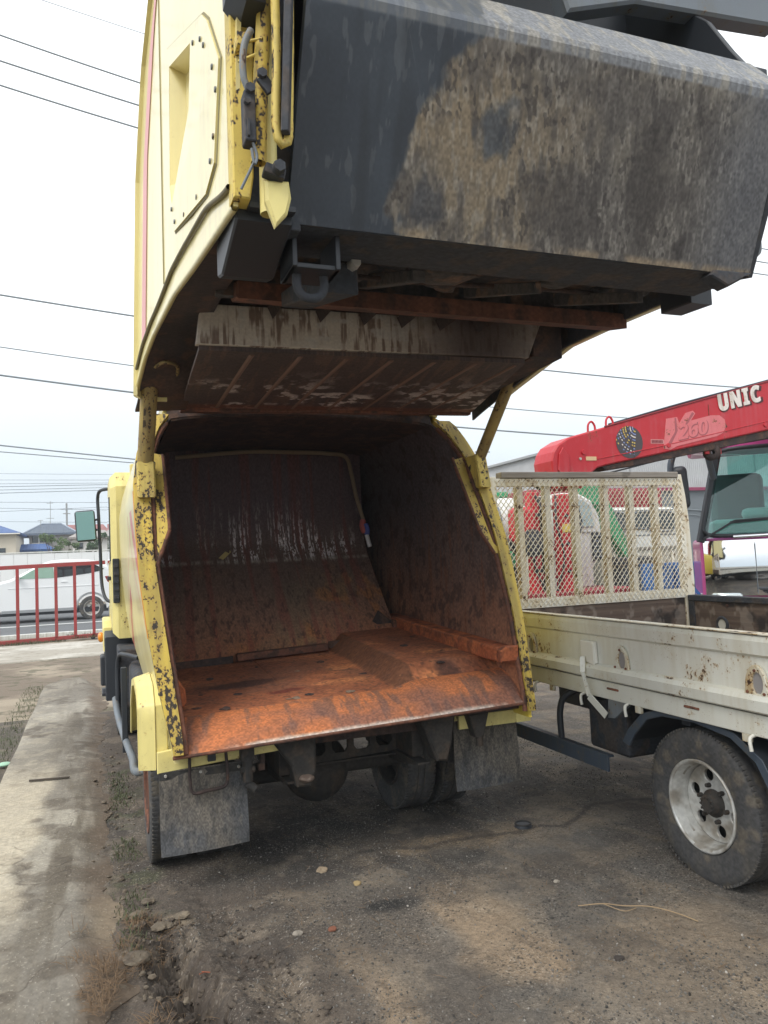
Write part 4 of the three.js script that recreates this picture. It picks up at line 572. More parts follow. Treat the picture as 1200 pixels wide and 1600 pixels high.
    const t = u - (0.30 + 0.30 * v + 0.26 * (fbm(u * 6 + 70, v * 5, 5) - 0.5) + 0.05 * (st - 0.5)); const m = ss(0.0, 0.035, t);                 // worn zone to the right of a ragged edge
    const fine = fbm((u + v * 0.12) * 95, v * 26, 4), mid = fbm((u + v * 0.1) * 30 + 8, v * 9, 4), pit = fbm((u + v * 0.15) * 60 + 31, v * 30, 3);
    let d = mix([122, 116, 106], [100, 96, 92], ss(0.35, 0.65, w)); d = mix(d, [142, 126, 102], ss(0.45, 0.7, fbm(u * 3.5 + 33, v * 3, 5)) * 0.7 * (1 - ss(0.5, 1.2, u))); d = mix(d, [158, 154, 146], ss(0.48, 0.74, fine) * 0.5); d = mix(d, [78, 74, 72], ss(0.5, 0.72, mid) * 0.6);
    d = mix(d, [62, 58, 57], ss(0.62, 0.70, pit) * 0.55 * ss(0.4, 0.55, fbm(u * 5, v * 5 + 60, 3)));
    d = mix(d, [72, 78, 86], rag(0.60, 0.32, 0.10, 0.11, 0.8)); d = mix(d, [70, 66, 64], rag(1.17, 0.26, 0.08, 0.17, 0.75)); d = mix(d, [76, 72, 70], rag(0.88, 0.12, 0.14, 0.11, 0.6)); d = mix(d, [66, 68, 74], rag(0.44, 0.08, 0.07, 0.09, 0.7)); d = mix(d, [82, 78, 76], rag(1.0, 0.45, 0.2, 0.06, 0.5)); d = mix(d, [60, 56, 55], rag(1.36, 0.06, 0.03, 0.08, 0.8));
    d = mix(d, [104, 108, 116], ss(1.3, 1.6, u) * 0.6);
    c = mix(c, [96, 102, 110], (1 - ss(0.0, 0.006, Math.abs(((u * 1.0 + v * 0.35) * 3.1) % 1 - 0.5 + 0.06 * (w - 0.5)))) * ss(0.56, 0.7, fbm(u * 5, v * 3 + 20, 3)) * 0.7); c = mix(c, [112, 116, 120], ss(0.66, 0.72, fbm(u * 48 + 3, v * 12, 3)) * 0.35); c = mix(c, [44, 48, 54], ss(0.5, 0.7, fbm(u * 14, v * 1.6, 3)) * 0.4);
    c = mix(c, d, m); c = mix(c, mix([126, 130, 136], [150, 148, 142], ss(0.5, 0.66, st)), ss(0.535, 0.545, v) * (0.45 + 0.35 * m));  // upper bevel painted lighter, in place of skylight on its upward face
    c = mix(c, [150, 134, 112], (1 - ss(0.008, 0.03, v)) * m * ss(0.4, 0.6, b) * 0.8);
    return [...c.map((q) => q * (1 + (0.06 + 0.2 * m) * (g - 0.5))), (0.5 * b + 0.3 * st + 0.2 * g) * lerp(0.3, 1, m) + 0.3 * (1 - m), lerp(0.42, 0.75, m)];
  }, { unit: true, bump: 0.0025 });
  const pp = [[-2.05, 2.55], [-1.82, 3.05], [-1.812, 3.075], [-1.815, 3.095], [-1.95, 3.27]];
  const plP = (u, v) => { const k = v < 0.7 ? v / 0.7 : 1 + (v - 0.7) / 0.3 * 3, i = Math.min(Math.floor(k), 3), z = lerp(pp[i][0], pp[i + 1][0], k - i), y = lerp(pp[i][1], pp[i + 1][1], k - i); const xr = 2.205 - 0.02 * (y - 2.55) / 0.5; return [lerp(PL + (y - 2.55) * 0.03, xr, u), y, z]; };
  const pg = shell(plP, 24, 40, 0.03); { const p = pg.attributes.position, uv = pg.attributes.uv; for (let i = 0; i < p.count; i++) uv.setXY(i, (p.getX(i) - PL) / 1.7, p.getY(i) > 3.07 ? (0.545 + (p.getY(i) - 3.07) * 1.4) / 0.95 : ((p.getY(i) - 2.55) * 1.08) / 0.95); }
  const plt = part('hopper_plate', toCreasedNormals(pg, 0.3), plateMat, tg, { uv: true, label: 'black scuffed plate across the back of the tailgate' });
  part('plate_corner', prism([[2.02, 2.535], [2.10, 2.50], [2.17, 2.535], [2.21, 2.62], [2.20, 2.56], [2.04, 2.556]], 'z', -2.10, -2.04, 0.006), M.black, tg);
  part('plate_flange', prism([[-2.055, 2.548], [-2.055, 2.575], [-2.30, 2.585], [-2.30, 2.56]], 'x', 0.50, 2.19, 0.003), M.black, tg);
  part('plate_end', prism([[-2.06, 2.55], [-1.83, 3.05], [-1.96, 3.27], [-2.4, 3.3], [-2.4, 2.62]], 'x', 2.205, 2.235, 0.004), M.black, tg);
  part('loading_opening', box(0.55, 2.28, 3.3, 4.3, -2.62, -2.58, 0.004), M.plainblack, tg);
  part('opening_sill', box(0.55, 2.3, 3.26, 3.30, -2.6, -1.99, 0.004), M.plainblack, tg);
  part('opening_cheek', prism([[-1.975, 3.2], [-1.975, 3.275], [-2.04, 3.38], [-2.14, 3.56], [-2.62, 4.1], [-2.62, 3.2]], 'x', 2.185, 2.21, 0.003), M.plainblack, tg);
  part('opening_rail', prism([[1.6, 3.50], [1.9, 3.60], [2.6, 3.655], [2.6, 3.80], [1.5, 3.8]], 'z', -2.26, -2.18, 0.01), M.greymetal, tg);
  part('opening_rib', prism([[1.57, 3.28], [1.63, 3.28], [1.63, 3.46]], 'z', -2.3, -2.28, 0.003), M.black, tg);
  part('opening_end', prism([[2.24, 2.70], [2.46, 2.8], [2.46, 3.46], [2.40, 3.58], [2.24, 3.66]], 'z', -2.46, -2.40, 0.006), M.black, tg);
  part('hose_hook', tube([[2.26, 2.80, -2.06], [2.27, 2.66, -2.06], [2.26, 2.64, -2.06], [2.235, 2.65, -2.06], [2.235, 2.69, -2.06]], 0.012, 24, 8), M.greymetal, tg);
  // underside
  const grime = rusty([50, 52, 56], [84, 78, 74], [122, 92, 72], { s: 1.1 });
  part('bottom_plate', prism([[-1.98, 2.55], [-1.98, 2.565], [-2.34, 2.60], [-2.34, 2.585]], 'x', 0.40, 0.53, 0.002), M.plainblack, tg);
  part('side_frame', prism([[-2.02, 2.60], [-2.02, 2.53], [-2.28, 2.47], [-2.36, 2.49], [-2.36, 2.61]], 'x', 0.37, 0.53, 0.006), M.plainblack, tg);
  part('side_flange', shell((u, v) => { const z = lerp(-4.5, -2.3, v); return [lerp(X(z, 2.6) + 0.012, 0.50, u), E(z) + 0.012 + 0.02 * u, z]; }, 6, 30, -0.012), M.rustdark, tg);
  part('hopper_shell', shell((u, v) => { const t = v, z = lerp(-2.31, -2.96, t), y = 2.59 + 0.20 * Math.sin(t * Math.PI * 0.5) + 0.02 * Math.sin(u * 9); return [lerp(0.48, 2.33, u), y, z]; }, 24, 14, -0.02), grime, tg);
  part('hopper_back', box(0.46, 2.34, 2.66, 3.2, -3.02, -2.985, 0.004), grime, tg);
  part('socket_box', [box(0.545, 0.56, 2.45, 2.60, -2.26, -2.10, 0.003), box(0.675, 0.69, 2.45, 2.60, -2.26, -2.10, 0.003), box(0.545, 0.69, 2.45, 2.465, -2.25, -2.11, 0.003)], M.plainblack, tg);
  part('u_bolt', tube([[0.575, 2.47, -2.17], [0.575, 2.41, -2.17], [0.595, 2.385, -2.17], [0.635, 2.385, -2.17], [0.655, 2.41, -2.17], [0.655, 2.47, -2.17]], 0.014, 30, 8), M.black, tg);
  part('drain_plug', bolt(0.80, 2.555, -2.3, 0.02, 'z', 0.05), M.steel, tg);
  part('gusset', prism([[-2.32, 2.56], [-2.32, 2.46], [-2.9, 2.60], [-2.9, 2.66]], 'x', 0.70, 0.82, 0.006), M.black, tg);
  for (const [x, w] of [[1.02, 0.05], [1.5, 0.03], [1.95, 0.03]]) part('rib', prism([[-2.34, 2.57], [-2.34, 2.53], [-2.9, 2.70], [-2.9, 2.76]], 'x', x, x + w, 0.004), grime, tg);
  for (const [x, y, z, w] of [[1.2, 2.66, -2.5, 0.09], [0.9, 2.70, -2.7, 0.07], [1.72, 2.64, -2.45, 0.06], [1.36, 2.73, -2.8, 0.10], [2.1, 2.69, -2.6, 0.08]]) part('packed_dirt', rock(w, 1.2, 0.35).translate(x, y, z), grime, tg);
  part('grease_pipe', tube([[0.62, 2.60, -2.5], [0.9, 2.64, -2.62], [1.3, 2.66, -2.66], [1.7, 2.66, -2.62], [2.2, 2.68, -2.66]], 0.011, 40, 6), M.rustdark, tg);
  part('rust_scab', rock(0.05, 0.7, 0.25).scale(1.8, 1, 1).translate(1.02, 2.575, -2.22), M.orange, tg);
  part('rust_scab', rock(0.03, 0.7, 0.3).scale(1.6, 1, 1).translate(1.5, 2.585, -2.22), M.steel, tg);
  part('cross_beam', [prism([[-2.92, 2.63], [-2.92, 2.70], [-3.06, 2.74], [-3.06, 2.66]], 'x', 0.53, 2.37, 0.008)], M.rust, tg, { label: 'rusty beam across the underside of the tailgate' });
  const stripMat = TM(768, 128, 1.8, 0.3, (u, v) => { const a = fbm(u * 3, v * 3 + 6, 4), st = fbm(u * 70, v * 6, 4), b = fbm(u * 16, v * 16, 4), g = vn(u * 120, v * 120); let c = mix([206, 198, 186], [176, 166, 154], a); c = mix(c, [104, 84, 72], ss(0.5, 0.66, st) * ss(0.4, 0.6, a) * 0.8); c = mix(c, [186, 182, 176], ss(0.56, 0.7, b) * ss(0.1, 0.2, v) * 0.7); c = mix(c, [62, 48, 44], ss(1.25, 1.8, u + 0.2 * (a - 0.5)) * 0.8); return [...c.map((q) => q * (0.95 + 0.1 * g)), st]; }, { bump: 0.002, rough: false, roughness: 0.55 });
  part('packer_edge', prism([[0.42, 2.555], [2.07, 2.58], [2.15, 2.76], [0.47, 2.735], [0.44, 2.70]], 'z', -3.36, -3.32, 0.003), stripMat, tg, { label: 'bare grey steel strip of the packer plate' });
  for (const x of [0.76, 0.98, 1.19, 1.38, 1.58, 1.78]) part('wedge', prism([[x - 0.022, 2.735], [x + 0.022, 2.735], [x, 2.685]], 'z', -3.32, -3.12, 0.003), M.rustdark, tg);
  const pkMat = TM(768, 512, 2.0, 1.4, (u, v) => { const a = fbm(u * 2, v * 2 + 77, 5), b = fbm(u * 15, v * 12, 4), st = fbm(u * 30, v * 3, 3), g = vn(u * 120, v * 110); let c = mix([88, 74, 70], [66, 58, 58], a); c = mix(c, [120, 92, 78], ss(0.55, 0.7, st) * 0.4); c = mix(c, [206, 200, 198], ss(0.52, 0.66, b) * ss(0.42, 0.58, fbm(u * 3 + 9, v * 3, 3)) * (1 - ss(0.35, 1.2, v)) * 0.9); c = mix(c, [118, 72, 54], (1 - ss(0.08, 0.16, v)) * 0.7); return [...c.map((q) => q * (0.86 + 0.28 * g)), b]; }, { unit: true, bump: 0.003, rough: false, roughness: 0.75 });
  const pk = shell((u, v) => { const z = lerp(-4.5, -3.34, v); return [lerp(lerp(0.475, 0.435, v), lerp(2.34, 2.06, v), u), lerp(2.535, 2.555, v) + 0.02 * u, z]; }, 20, 16, -0.02);
  const pkp = part('packer_plate', pk, pkMat, tg, { uv: true, label: 'dark ribbed packer plate under the tailgate' });
  const ribMat = flat(0x7e665a, 0.8);
  for (let i = 0; i < 7; i++) { const x = 0.66 + i * 0.225; part('plate_rib', prism([[-4.47, 2.548 + 0.003 * i], [-4.47, 2.512 + 0.003 * i], [-3.38, 2.530 + 0.003 * i], [-3.38, 2.566 + 0.003 * i]], 'x', x, x + 0.028, 0.008), ribMat, tg); }
  part('plate_lip', beam([0.47, 2.515, -4.52], [2.34, 2.545, -4.52], 0.05, 0.05), M.rust, tg);
  part('packer_arm', prism([[-3.36, 2.60], [-3.36, 2.80], [-4.55, 2.66], [-4.55, 2.57]], 'x', 2.12, 2.30, 0.006), M.rustdark, tg);
  part('added_ceiling', box(0.44, 2.38, 2.84, 2.88, -4.66, -3.02, 0.004), M.rustdark, tg);  // ceiling added inside the tailgate to block light from above
  part('inner_back', box(0.44, 2.38, 2.57, 2.86, -4.66, -4.62, 0.004), M.rustdark, tg);
  part('corner_tab', prism([[-2.62, 2.60], [-2.62, 2.70], [-2.44, 2.70], [-2.44, 2.59]], 'x', 2.30, 2.42, 0.006), M.plainblack, tg);
  part('brake_hose', tube([[0.30, 2.62, -4.0], [0.34, 2.62, -3.9], [0.40, 2.62, -3.95], [0.41, 2.58, -4.2], [0.40, 2.52, -4.4]], 0.010, 30, 6), M.rod, tg);
  for (const x of [0.6, 1.9]) part('hinge', [box(x, x + 0.14, 2.58, 2.76, -4.95, -4.62, 0.01), bar([x - 0.03, 2.70, -4.80], [x + 0.17, 2.70, -4.80], 0.03, 12)], M.plainblack, tg);
}

// ---------------------------------------------------------------- white flatbed truck
const flatbed = thing('flatbed_truck', 'white flatbed truck with rust specked drop side and mesh rear gate', 'flatbed truck', [3.6, 0, -2.2]);
{
  const Z0 = -4.96, Z1 = 0.6, XL = 2.65;
  const prof = [[XL - 0.02, 1.175], [XL - 0.012, 1.198], [XL + 0.03, 1.202], [XL + 0.04, 1.19], [XL + 0.04, 0.865], [XL - 0.005, 0.865], [XL - 0.03, 0.878], [XL - 0.034, 0.925], [XL - 0.020, 0.945], [XL + 0.002, 0.955], [XL + 0.004, 1.105], [XL - 0.014, 1.118]];
  const sb = part('drop_side', prism(prof, 'z', Z0, Z1, 0.003), M.bed, flatbed, { label: 'long white drop side with rust specks along its top rail' });
  part('top_rail', box(XL - 0.021, XL + 0.044, 1.2035, 1.209, Z0, Z1, 0.001), M.bedrail, sb);
  part('bed_frame', box(XL + 0.0, XL + 0.07, 0.762, 0.858, Z0, Z1, 0.006), M.bed, flatbed);
  part('frame_gap', box(XL + 0.012, XL + 0.06, 0.857, 0.866, Z0, Z1, 0), M.plainblack, flatbed);
  for (const z of [-4.40, -3.48, -2.57, -1.6]) {
    const arch = []; for (let i = 0; i <= 12; i++) { const a = i / 12 * Math.PI; arch.push([z + Math.cos(a) * 0.060, 0.955 + Math.sin(a) * 0.10 + 0.02]); }
    const hole = []; for (let i = 0; i < 16; i++) { const a = -i / 16 * Math.PI * 2; hole.push([z + 0.008 + Math.cos(a) * 0.030, 0.995 + Math.sin(a) * 0.048]); }
    const rp = part('lashing_plate', prism([...arch, [z - 0.068, 0.945], [z - 0.064, 0.92], [z + 0.064, 0.92], [z + 0.068, 0.945]], 'x', XL - 0.016, XL + 0.0, 0.003, [hole]), M.bedrail, sb);
    part('lashing_hole', prism(hole.map(([a, b]) => [a, b]).reverse(), 'x', XL - 0.006, XL + 0.0005), flat(0x8a8684, 0.9), rp);
    for (const [dz, dy] of [[0, 0.095], [-0.045, 0.0], [0.045, 0.0]]) part('rivet', bolt(XL - 0.019, 0.955 + dy, z + dz, 0.007, 'x', 0.006), M.rust, rp);
  }
  const lt = part('side_latch', prism([[-3.83, 0.965], [-3.835, 1.075], [-3.70, 1.075], [-3.695, 0.955], [-3.72, 0.94], [-3.80, 0.955]], 'x', XL - 0.022, XL + 0.0, 0.005), M.whitemetal, sb, { label: 'white side latch hanging open' });
  part('latch_flap', prism([[-3.75, 0.955], [-3.725, 1.065], [-3.70, 1.065], [-3.698, 0.945]], 'x', XL - 0.03, XL - 0.022, 0.002), M.whitemetal, lt);
  part('latch_hook', [beam([XL - 0.04, 0.985, -3.79], [XL - 0.055, 0.90, -3.775], 0.03, 0.008), beam([XL - 0.055, 0.90, -3.775], [XL - 0.05, 0.77, -3.735], 0.024, 0.008), beam([XL - 0.05, 0.77, -3.735], [XL - 0.02, 0.675, -3.625], 0.045, 0.008, [1, 0, 0])], M.bed, lt);
  part('latch_bracket', prism([[-3.63, 0.765], [-3.44, 0.765], [-3.58, 0.665], [-3.64, 0.66]], 'x', XL + 0.0, XL + 0.02, 0.003), M.greymetal, flatbed);
  for (const z of [-4.36, -3.86, -3.46, -2.62, -1.9]) part('rope_hook', tube([[XL + 0.02, 0.765, z], [XL - 0.015, 0.755, z], [XL - 0.022, 0.735, z + 0.004], [XL - 0.020, 0.700, z + 0.008]], 0.0085, 16, 8), M.whitemetal, flatbed);
  for (const z of [-4.20, -3.38, -2.66]) part('frame_tab', box(XL + 0.0, XL + 0.02, 0.728, 0.764, z - 0.022, z + 0.022, 0.003), M.bedrail, flatbed);
  for (const z of [-3.58, -2.98, -2.2]) part('drain_slot', box(XL - 0.006, XL + 0.01, 0.818, 0.83, z - 0.05, z + 0.05, 0.004), M.rust, flatbed);
  part('bed_floor', box(XL + 0.045, 4.46, 0.845, 0.88, Z0, Z1, 0.002), M.wood, flatbed);
  for (let i = 0; i < 7; i++) part('cross_bearer', box(2.74, 4.4, 0.70, 0.84, Z0 + 0.2 + i * 0.8, Z0 + 0.26 + i * 0.8, 0.004), M.plainblack, flatbed);
  // far drop side, wood lined, black top rail
  const fs = part('drop_side', box(4.47, 4.52, 0.865, 1.19, Z0, Z1, 0.005), M.bed, flatbed);
  part('side_lining', box(4.455, 4.4695, 0.90, 1.155, Z0 + 0.06, Z1, 0.003), M.wood, fs, { label: 'weathered wooden lining of the far drop side' });
  part('side_rail', box(4.44, 4.53, 1.155, 1.20, Z0, Z1, 0.006), M.black, fs);
  part('side_stile', box(4.445, 4.468, 0.86, 1.16, Z0, Z0 + 0.06, 0.004), M.black, fs);
  part('rope_hole', [new THREE.TorusGeometry(0.052, 0.012, 8, 24).rotateY(Math.PI / 2).translate(4.45, 0.985, -4.62)], M.black, fs);
  part('rope_hole_back', new THREE.CylinderGeometry(0.045, 0.045, 0.004, 20).rotateZ(Math.PI / 2).translate(4.452, 0.985, -4.62), M.whitemetal, fs);
  part('lining_bolt', bolt(4.452, 1.13, -4.56, 0.012, 'x'), M.rust, fs);
  // rear gate: wood foot, white angle frame, expanded mesh
  const GZ = -5.0, yT = 2.115, yB = 1.215;
  const gt = part('rear_gate', [box(2.70, 2.765, 0.88, 2.16, GZ - 0.03, GZ + 0.03, 0.005), prism([[4.44, 0.88], [4.52, 0.88], [4.535, 1.3], [4.52, 1.8], [4.50, 2.0], [4.47, 2.175], [4.42, 2.175]], 'z', GZ - 0.03, GZ + 0.03, 0.004), box(2.766, 4.435, 2.088, 2.148, GZ - 0.025, GZ + 0.025, 0.004), box(2.766, 4.44, yB - 0.035, yB + 0.035, GZ - 0.025, GZ + 0.028, 0.004)], M.gate, flatbed, { label: 'cream steel frame of the rear gate' });
  part('gate_plank', box(2.80, 4.425, 2.149, 2.195, GZ - 0.04, GZ + 0.045, 0.006), M.greywood, gt);
  part('gate_board', box(2.768, 4.438, 0.885, yB - 0.038, GZ - 0.02, GZ + 0.015, 0.004), M.wood, gt, { label: 'stained wooden board along the foot of the gate' });
  for (const x of [2.98, 3.22, 3.47, 3.75, 3.99, 4.23]) { const p = part('gate_post', box(x - 0.028, x + 0.028, yB + 0.036, yT - 0.028, GZ - 0.052, GZ - 0.012, 0.004), M.gate, gt); part('post_angle', box(x - 0.034, x - 0.027, yB + 0.036, yT - 0.028, GZ - 0.05, GZ + 0.004, 0.001), M.bedrail, p); }
  // expanded metal: zigzag strands
  const mw = 0.0422, mh = 0.0262, L = [], x0 = 2.75, x1 = 4.47, n = Math.floor((x1 - x0) / (mw / 2));
  for (let r = 0; r * mh < yT - yB + 0.02; r++) for (let k = 0; k < n; k++) {
    const up = (k + r) % 2, ya = yB - 0.01 + r * mh + (up ? mh * 0.5 : -mh * 0.5) * 0.98, yb = yB - 0.01 + r * mh + (up ? -mh * 0.5 : mh * 0.5) * 0.98, xa = x0 + k * mw / 2;
    const a = Math.atan2(yb - ya, mw / 2), g = new THREE.BoxGeometry(Math.hypot(mw / 2, yb - ya) + 0.003, 0.0040, 0.0055); g.rotateX(0.5); g.rotateZ(a); g.translate(xa + mw / 4, (ya + yb) / 2, GZ + 0.034); L.push(g);
  }
  part('gate_mesh', L, M.gate, gt, { stuff: true });
  // wheels, mudguard, guard bar, chassis
  wheel(flatbed, 2.80, 0.345, -3.02, 0.362, 0.21, 0.212, -1, M.steel);
  wheel(flatbed, 3.05, 0.345, -3.02, 0.362, 0.21, 0.212, 1, M.steel);
  wheel(flatbed, 4.36, 0.345, -3.02, 0.362, 0.21, 0.212, 1, M.steel); wheel(flatbed, 4.11, 0.345, -3.02, 0.362, 0.21, 0.212, -1, M.steel);
  wheel(flatbed, 2.84, 0.345, 0.35, 0.362, 0.21, 0.212, -1, M.steel); wheel(flatbed, 4.3, 0.345, 0.35, 0.362, 0.21, 0.212, 1, M.steel);
  part('axle', bar([2.9, 0.35, -3.02], [4.3, 0.35, -3.02], 0.055), M.dirtyblack, flatbed); part('axle', bar([2.9, 0.35, 0.35], [4.3, 0.35, 0.35], 0.045), M.dirtyblack, flatbed);
  const arc = [[-3.555, 0.545], [-3.50, 0.62], [-3.38, 0.725], [-3.25, 0.765], [-3.0, 0.775], [-2.75, 0.745], [-2.6, 0.66], [-2.50, 0.50], [-2.44, 0.40]], arcI = arc.map(([z, y]) => [-3.0 + (z + 3.0) * 0.90, 0.36 + (y - 0.36) * 0.93]).reverse();
  const mg = part('mudguard', prism([...arc, ...arcI], 'x', 2.672, 2.69, 0.003), M.navy, flatbed);
  part('mudguard_top', shell((u, v) => { const k = v * (arc.length - 1), i = Math.min(Math.floor(k), arc.length - 2); return [lerp(2.674, 3.15, u), lerp(arc[i][1], arc[i + 1][1], k - i) - 0.004, lerp(arc[i][0], arc[i + 1][0], k - i)]; }, 1, 32, 0.006), M.plainblack, mg);
  part('guard_bar', [box(2.63, 2.645, 0.365, 0.455, -5.2, -3.64, 0.003), box(2.645, 2.68, 0.44, 0.452, -5.2, -3.645, 0.002)], M.navy, flatbed);
  for (const z of [-4.13, -4.9]) part('guard_stay', tube([[2.66, 0.44, z], [2.66, 0.62, z], [2.68, 0.70, z + 0.02], [2.76, 0.76, z + 0.10]], 0.02, 24, 8), M.plainblack, flatbed);
  part('tool_box', box(2.85, 3.4, 0.38, 0.75, -4.12, -3.74, 0.03), M.black, flatbed);
  for (const x of [3.2, 3.95]) part('chassis_rail', box(x - 0.04, x + 0.04, 0.50, 0.70, Z0 + 0.05, 2.2, 0.005), M.plainblack, flatbed);
  const cb = part('cab', prism([[0.75, 0.5], [0.75, 2.05], [0.85, 2.15], [1.75, 2.15], [2.35, 1.45], [2.42, 0.9], [2.42, 0.5]], 'x', 2.7, 4.45, 0.05), M.white, flatbed, { label: 'white cab of the flatbed' });
  for (const x of [2.694, 4.444]) part('cab_window', prism([[0.95, 1.4], [0.95, 2.0], [1.7, 2.0], [2.15, 1.4]], 'x', x, x + 0.012), M.darkglass, cb);
  part('rear_window', box(3.0, 4.15, 1.5, 1.95, 0.742, 0.75, 0.002), M.darkglass, cb);
}

// ---------------------------------------------------------------- red crane with its boom laid out over the yard
const crane = thing('truck_crane_boom', 'red loader crane boom with faded lettering reaching in from the right', 'crane', [8.2, 0, -5.85]);
{
  const F = -5.70, top = (x) => interp([[3.60, 2.36], [3.63, 2.46], [3.70, 2.52], [3.86, 2.58], [4.3, 2.69], [6.28, 3.185], [9, 3.86]], x), bot = (x) => interp([[4.02, 2.22], [4.14, 2.275], [4.22, 2.335], [4.81, 2.435], [6.25, 2.70], [9, 3.2]], x);
  const b = part('boom', prism([[3.78, 2.14], [3.735, 2.26], [3.725, 2.38], [3.75, 2.46], [3.80, 2.525], [3.92, 2.59], [4.3, 2.69], [6.28, 3.185], [9, 3.86], [9, 3.2], [6.25, 2.70], [4.81, 2.435], [4.30, 2.345], [4.20, 2.32], [4.10, 2.25], [4.02, 2.14]], 'z', F - 0.30, F, 0.012), M.red, crane);
  part('boom_underside', prism([[4.25, 2.335], [9, 3.2], [9, 3.12], [6.25, 2.62], [4.81, 2.37], [4.3, 2.30]], 'z', F - 0.29, F - 0.02, 0.006), M.rustdark, b);
  const tr = []; for (const x of [4.3, 5.2, 6.28, 7.5]) tr.push([x, top(x) + 0.002, F + 0.001]); part('boom_edge', tube(tr, 0.008, 30, 6), flat(0x8a2a32, 0.6), b);
  part('tip_pulley', [lathe([[0.02, -0.06], [0.08, -0.05], [0.06, 0], [0.08, 0.05], [0.02, 0.06]], 20).rotateY(Math.PI / 2).translate(3.73, 2.22, F - 0.15)], M.plainblack, crane);
  part('tip_plate', prism([[3.78, 2.30], [3.84, 2.22], [3.9, 2.30], [3.9, 2.42], [3.84, 2.50], [3.80, 2.44]], 'z', F + 0.001, F + 0.016, 0.004), M.red, b);
  for (const x of [4.22, 4.42]) part('lifting_eye', tube([[x - 0.03, top(x - 0.03) - 0.01, F - 0.1], [x - 0.02, top(x) + 0.06, F - 0.1], [x + 0.015, top(x) + 0.085, F - 0.1], [x + 0.045, top(x) + 0.05, F - 0.1], [x + 0.05, top(x + 0.05) - 0.01, F - 0.1]], 0.010, 20, 8), M.red, b);
  part('boom_weld', tube([[4.2, 2.40, F + 0.002], [4.9, 2.52, F + 0.002], [6.3, 2.80, F + 0.002], [9, 3.33, F + 0.002]], 0.004, 30, 5), M.red, b);
  part('boom_hose', tube([[4.5, top(4.5) + 0.012, F - 0.2], [5.4, top(5.4) + 0.02, F - 0.2], [6.4, top(6.4) + 0.012, F - 0.2], [9, top(9) + 0.01, F - 0.2]], 0.012, 40, 6), M.plainblack, b);
  for (const x of [4.06, 5.0, 6.2]) part('boom_pin', new THREE.CylinderGeometry(0.022, 0.024, 0.014, 12).rotateX(Math.PI / 2).translate(x, x < 4.5 ? 2.46 : bot(x) + 0.06, F + 0.004), M.red, b);
  part('boom_bolt', bolt(4.02, 2.40, F + 0.004, 0.014), M.steel, b);
  // round emblem: dark disc with rows of yellow, blue and white flecks
  const S = 256, cv = document.createElement('canvas'); cv.width = cv.height = S; const k = cv.getContext('2d'); k.fillStyle = '#4a4448'; k.fillRect(0, 0, S, S);
  for (let r = 0; r < 9; r++) for (let i = 0; i < 16; i++) { if (rnd() < 0.28) continue; const rad = 30 + r * 22, a = Math.PI * (0.62 + i * 0.05), cx = S * 0.86 + Math.cos(a) * rad * 1.05, cy = S * 0.12 - Math.sin(a) * rad * -1.05; k.fillStyle = ['#d8b84e', '#7d8fc4', '#e0d8d0', '#6f86bf', '#d9c05e'][(r + Math.floor(i / 5)) % 5]; k.save(); k.translate(cx, cy); k.rotate(a); k.fillRect(-5, -6, 9, 14); k.restore(); }
  k.fillStyle = '#2e2a2c'; k.fillRect(S * 0.53, 0, 7, S);
  const et = new THREE.CanvasTexture(cv); et.colorSpace = THREE.SRGBColorSpace;
  part('round_emblem', new THREE.CircleGeometry(0.148, 40).rotateZ(0.22).translate(4.56, 2.555, F + 0.003), new THREE.MeshStandardMaterial({ map: et, roughness: 0.6 }), b, { uv: true, label: 'round dark emblem with yellow and blue flecks' });
  // lettering
  const font = await new FontLoader().loadAsync('fonts/droid/droid_sans_bold.typeface.json');
  const put = (str, x, y, h, mat, ang, sk, sx = 1, name = 'letter', z = 0.004, bold = 0) => { let cx = 0; for (const ch of str) { const g = new TextGeometry(ch, { font, size: h, depth: 0.003, curveSegments: 5, bevelEnabled: bold > 0, bevelSize: bold, bevelThickness: 0.001, bevelSegments: 1 }); g.computeBoundingBox(); const w = g.boundingBox.max.x - g.boundingBox.min.x; g.translate(-g.boundingBox.min.x + 0, 0, 0); const m = new THREE.Matrix4().set(sx, sk, 0, 0, 0, 1, 0, 0, 0, 0, 1, 0, 0, 0, 0, 1); g.applyMatrix4(m); g.translate(cx, 0, 0); g.rotateZ(ang); g.translate(x, y, F + z); part(name, g, mat, b); cx += w * sx + h * 0.06 + bold * 2; } };
  const pinkFade = paint([214, 120, 124], { bump: 0, dirt: 0.2, chip: 0.02, dcol: [190, 90, 96], s: 0.6 }), ghost = flat(0xa3585e, 0.6), white = paint([232, 224, 218], { bump: 0, dirt: 0.3, chip: 0.12, rust: [150, 90, 80], s: 0.5 }), shade = flat(0x4a2a2c, 0.7);
  put('UNIC', 5.640, 2.862, 0.150, shade, 0.22, 0.10, 0.98, 'letter_shadow', 0.002, 0.010); put('UNIC', 5.632, 2.870, 0.150, white, 0.22, 0.10, 0.98, 'letter', 0.005, 0.008);
  // faded model badge: a broad V with a rounded lozenge behind the number
  const bx = (x, y) => [x, y];
  part('badge_ground', prism([bx(4.94, 2.50), bx(5.02, 2.49), bx(5.10, 2.525), bx(5.58, 2.625), bx(5.66, 2.66), bx(5.70, 2.72), bx(5.69, 2.79), bx(5.63, 2.83), bx(5.52, 2.825), bx(5.28, 2.77), bx(5.34, 2.84), bx(5.31, 2.865), bx(5.22, 2.84), bx(5.14, 2.74), bx(5.12, 2.80), bx(4.99, 2.78)], 'z', F + 0.0005, F + 0.003), pinkFade, b);
  part('badge_stroke', prism([bx(4.965, 2.51), bx(5.03, 2.54), bx(5.115, 2.67), bx(5.105, 2.79), bx(5.09, 2.79), bx(5.085, 2.66)], 'z', F + 0.003, F + 0.0045), ghost, b);
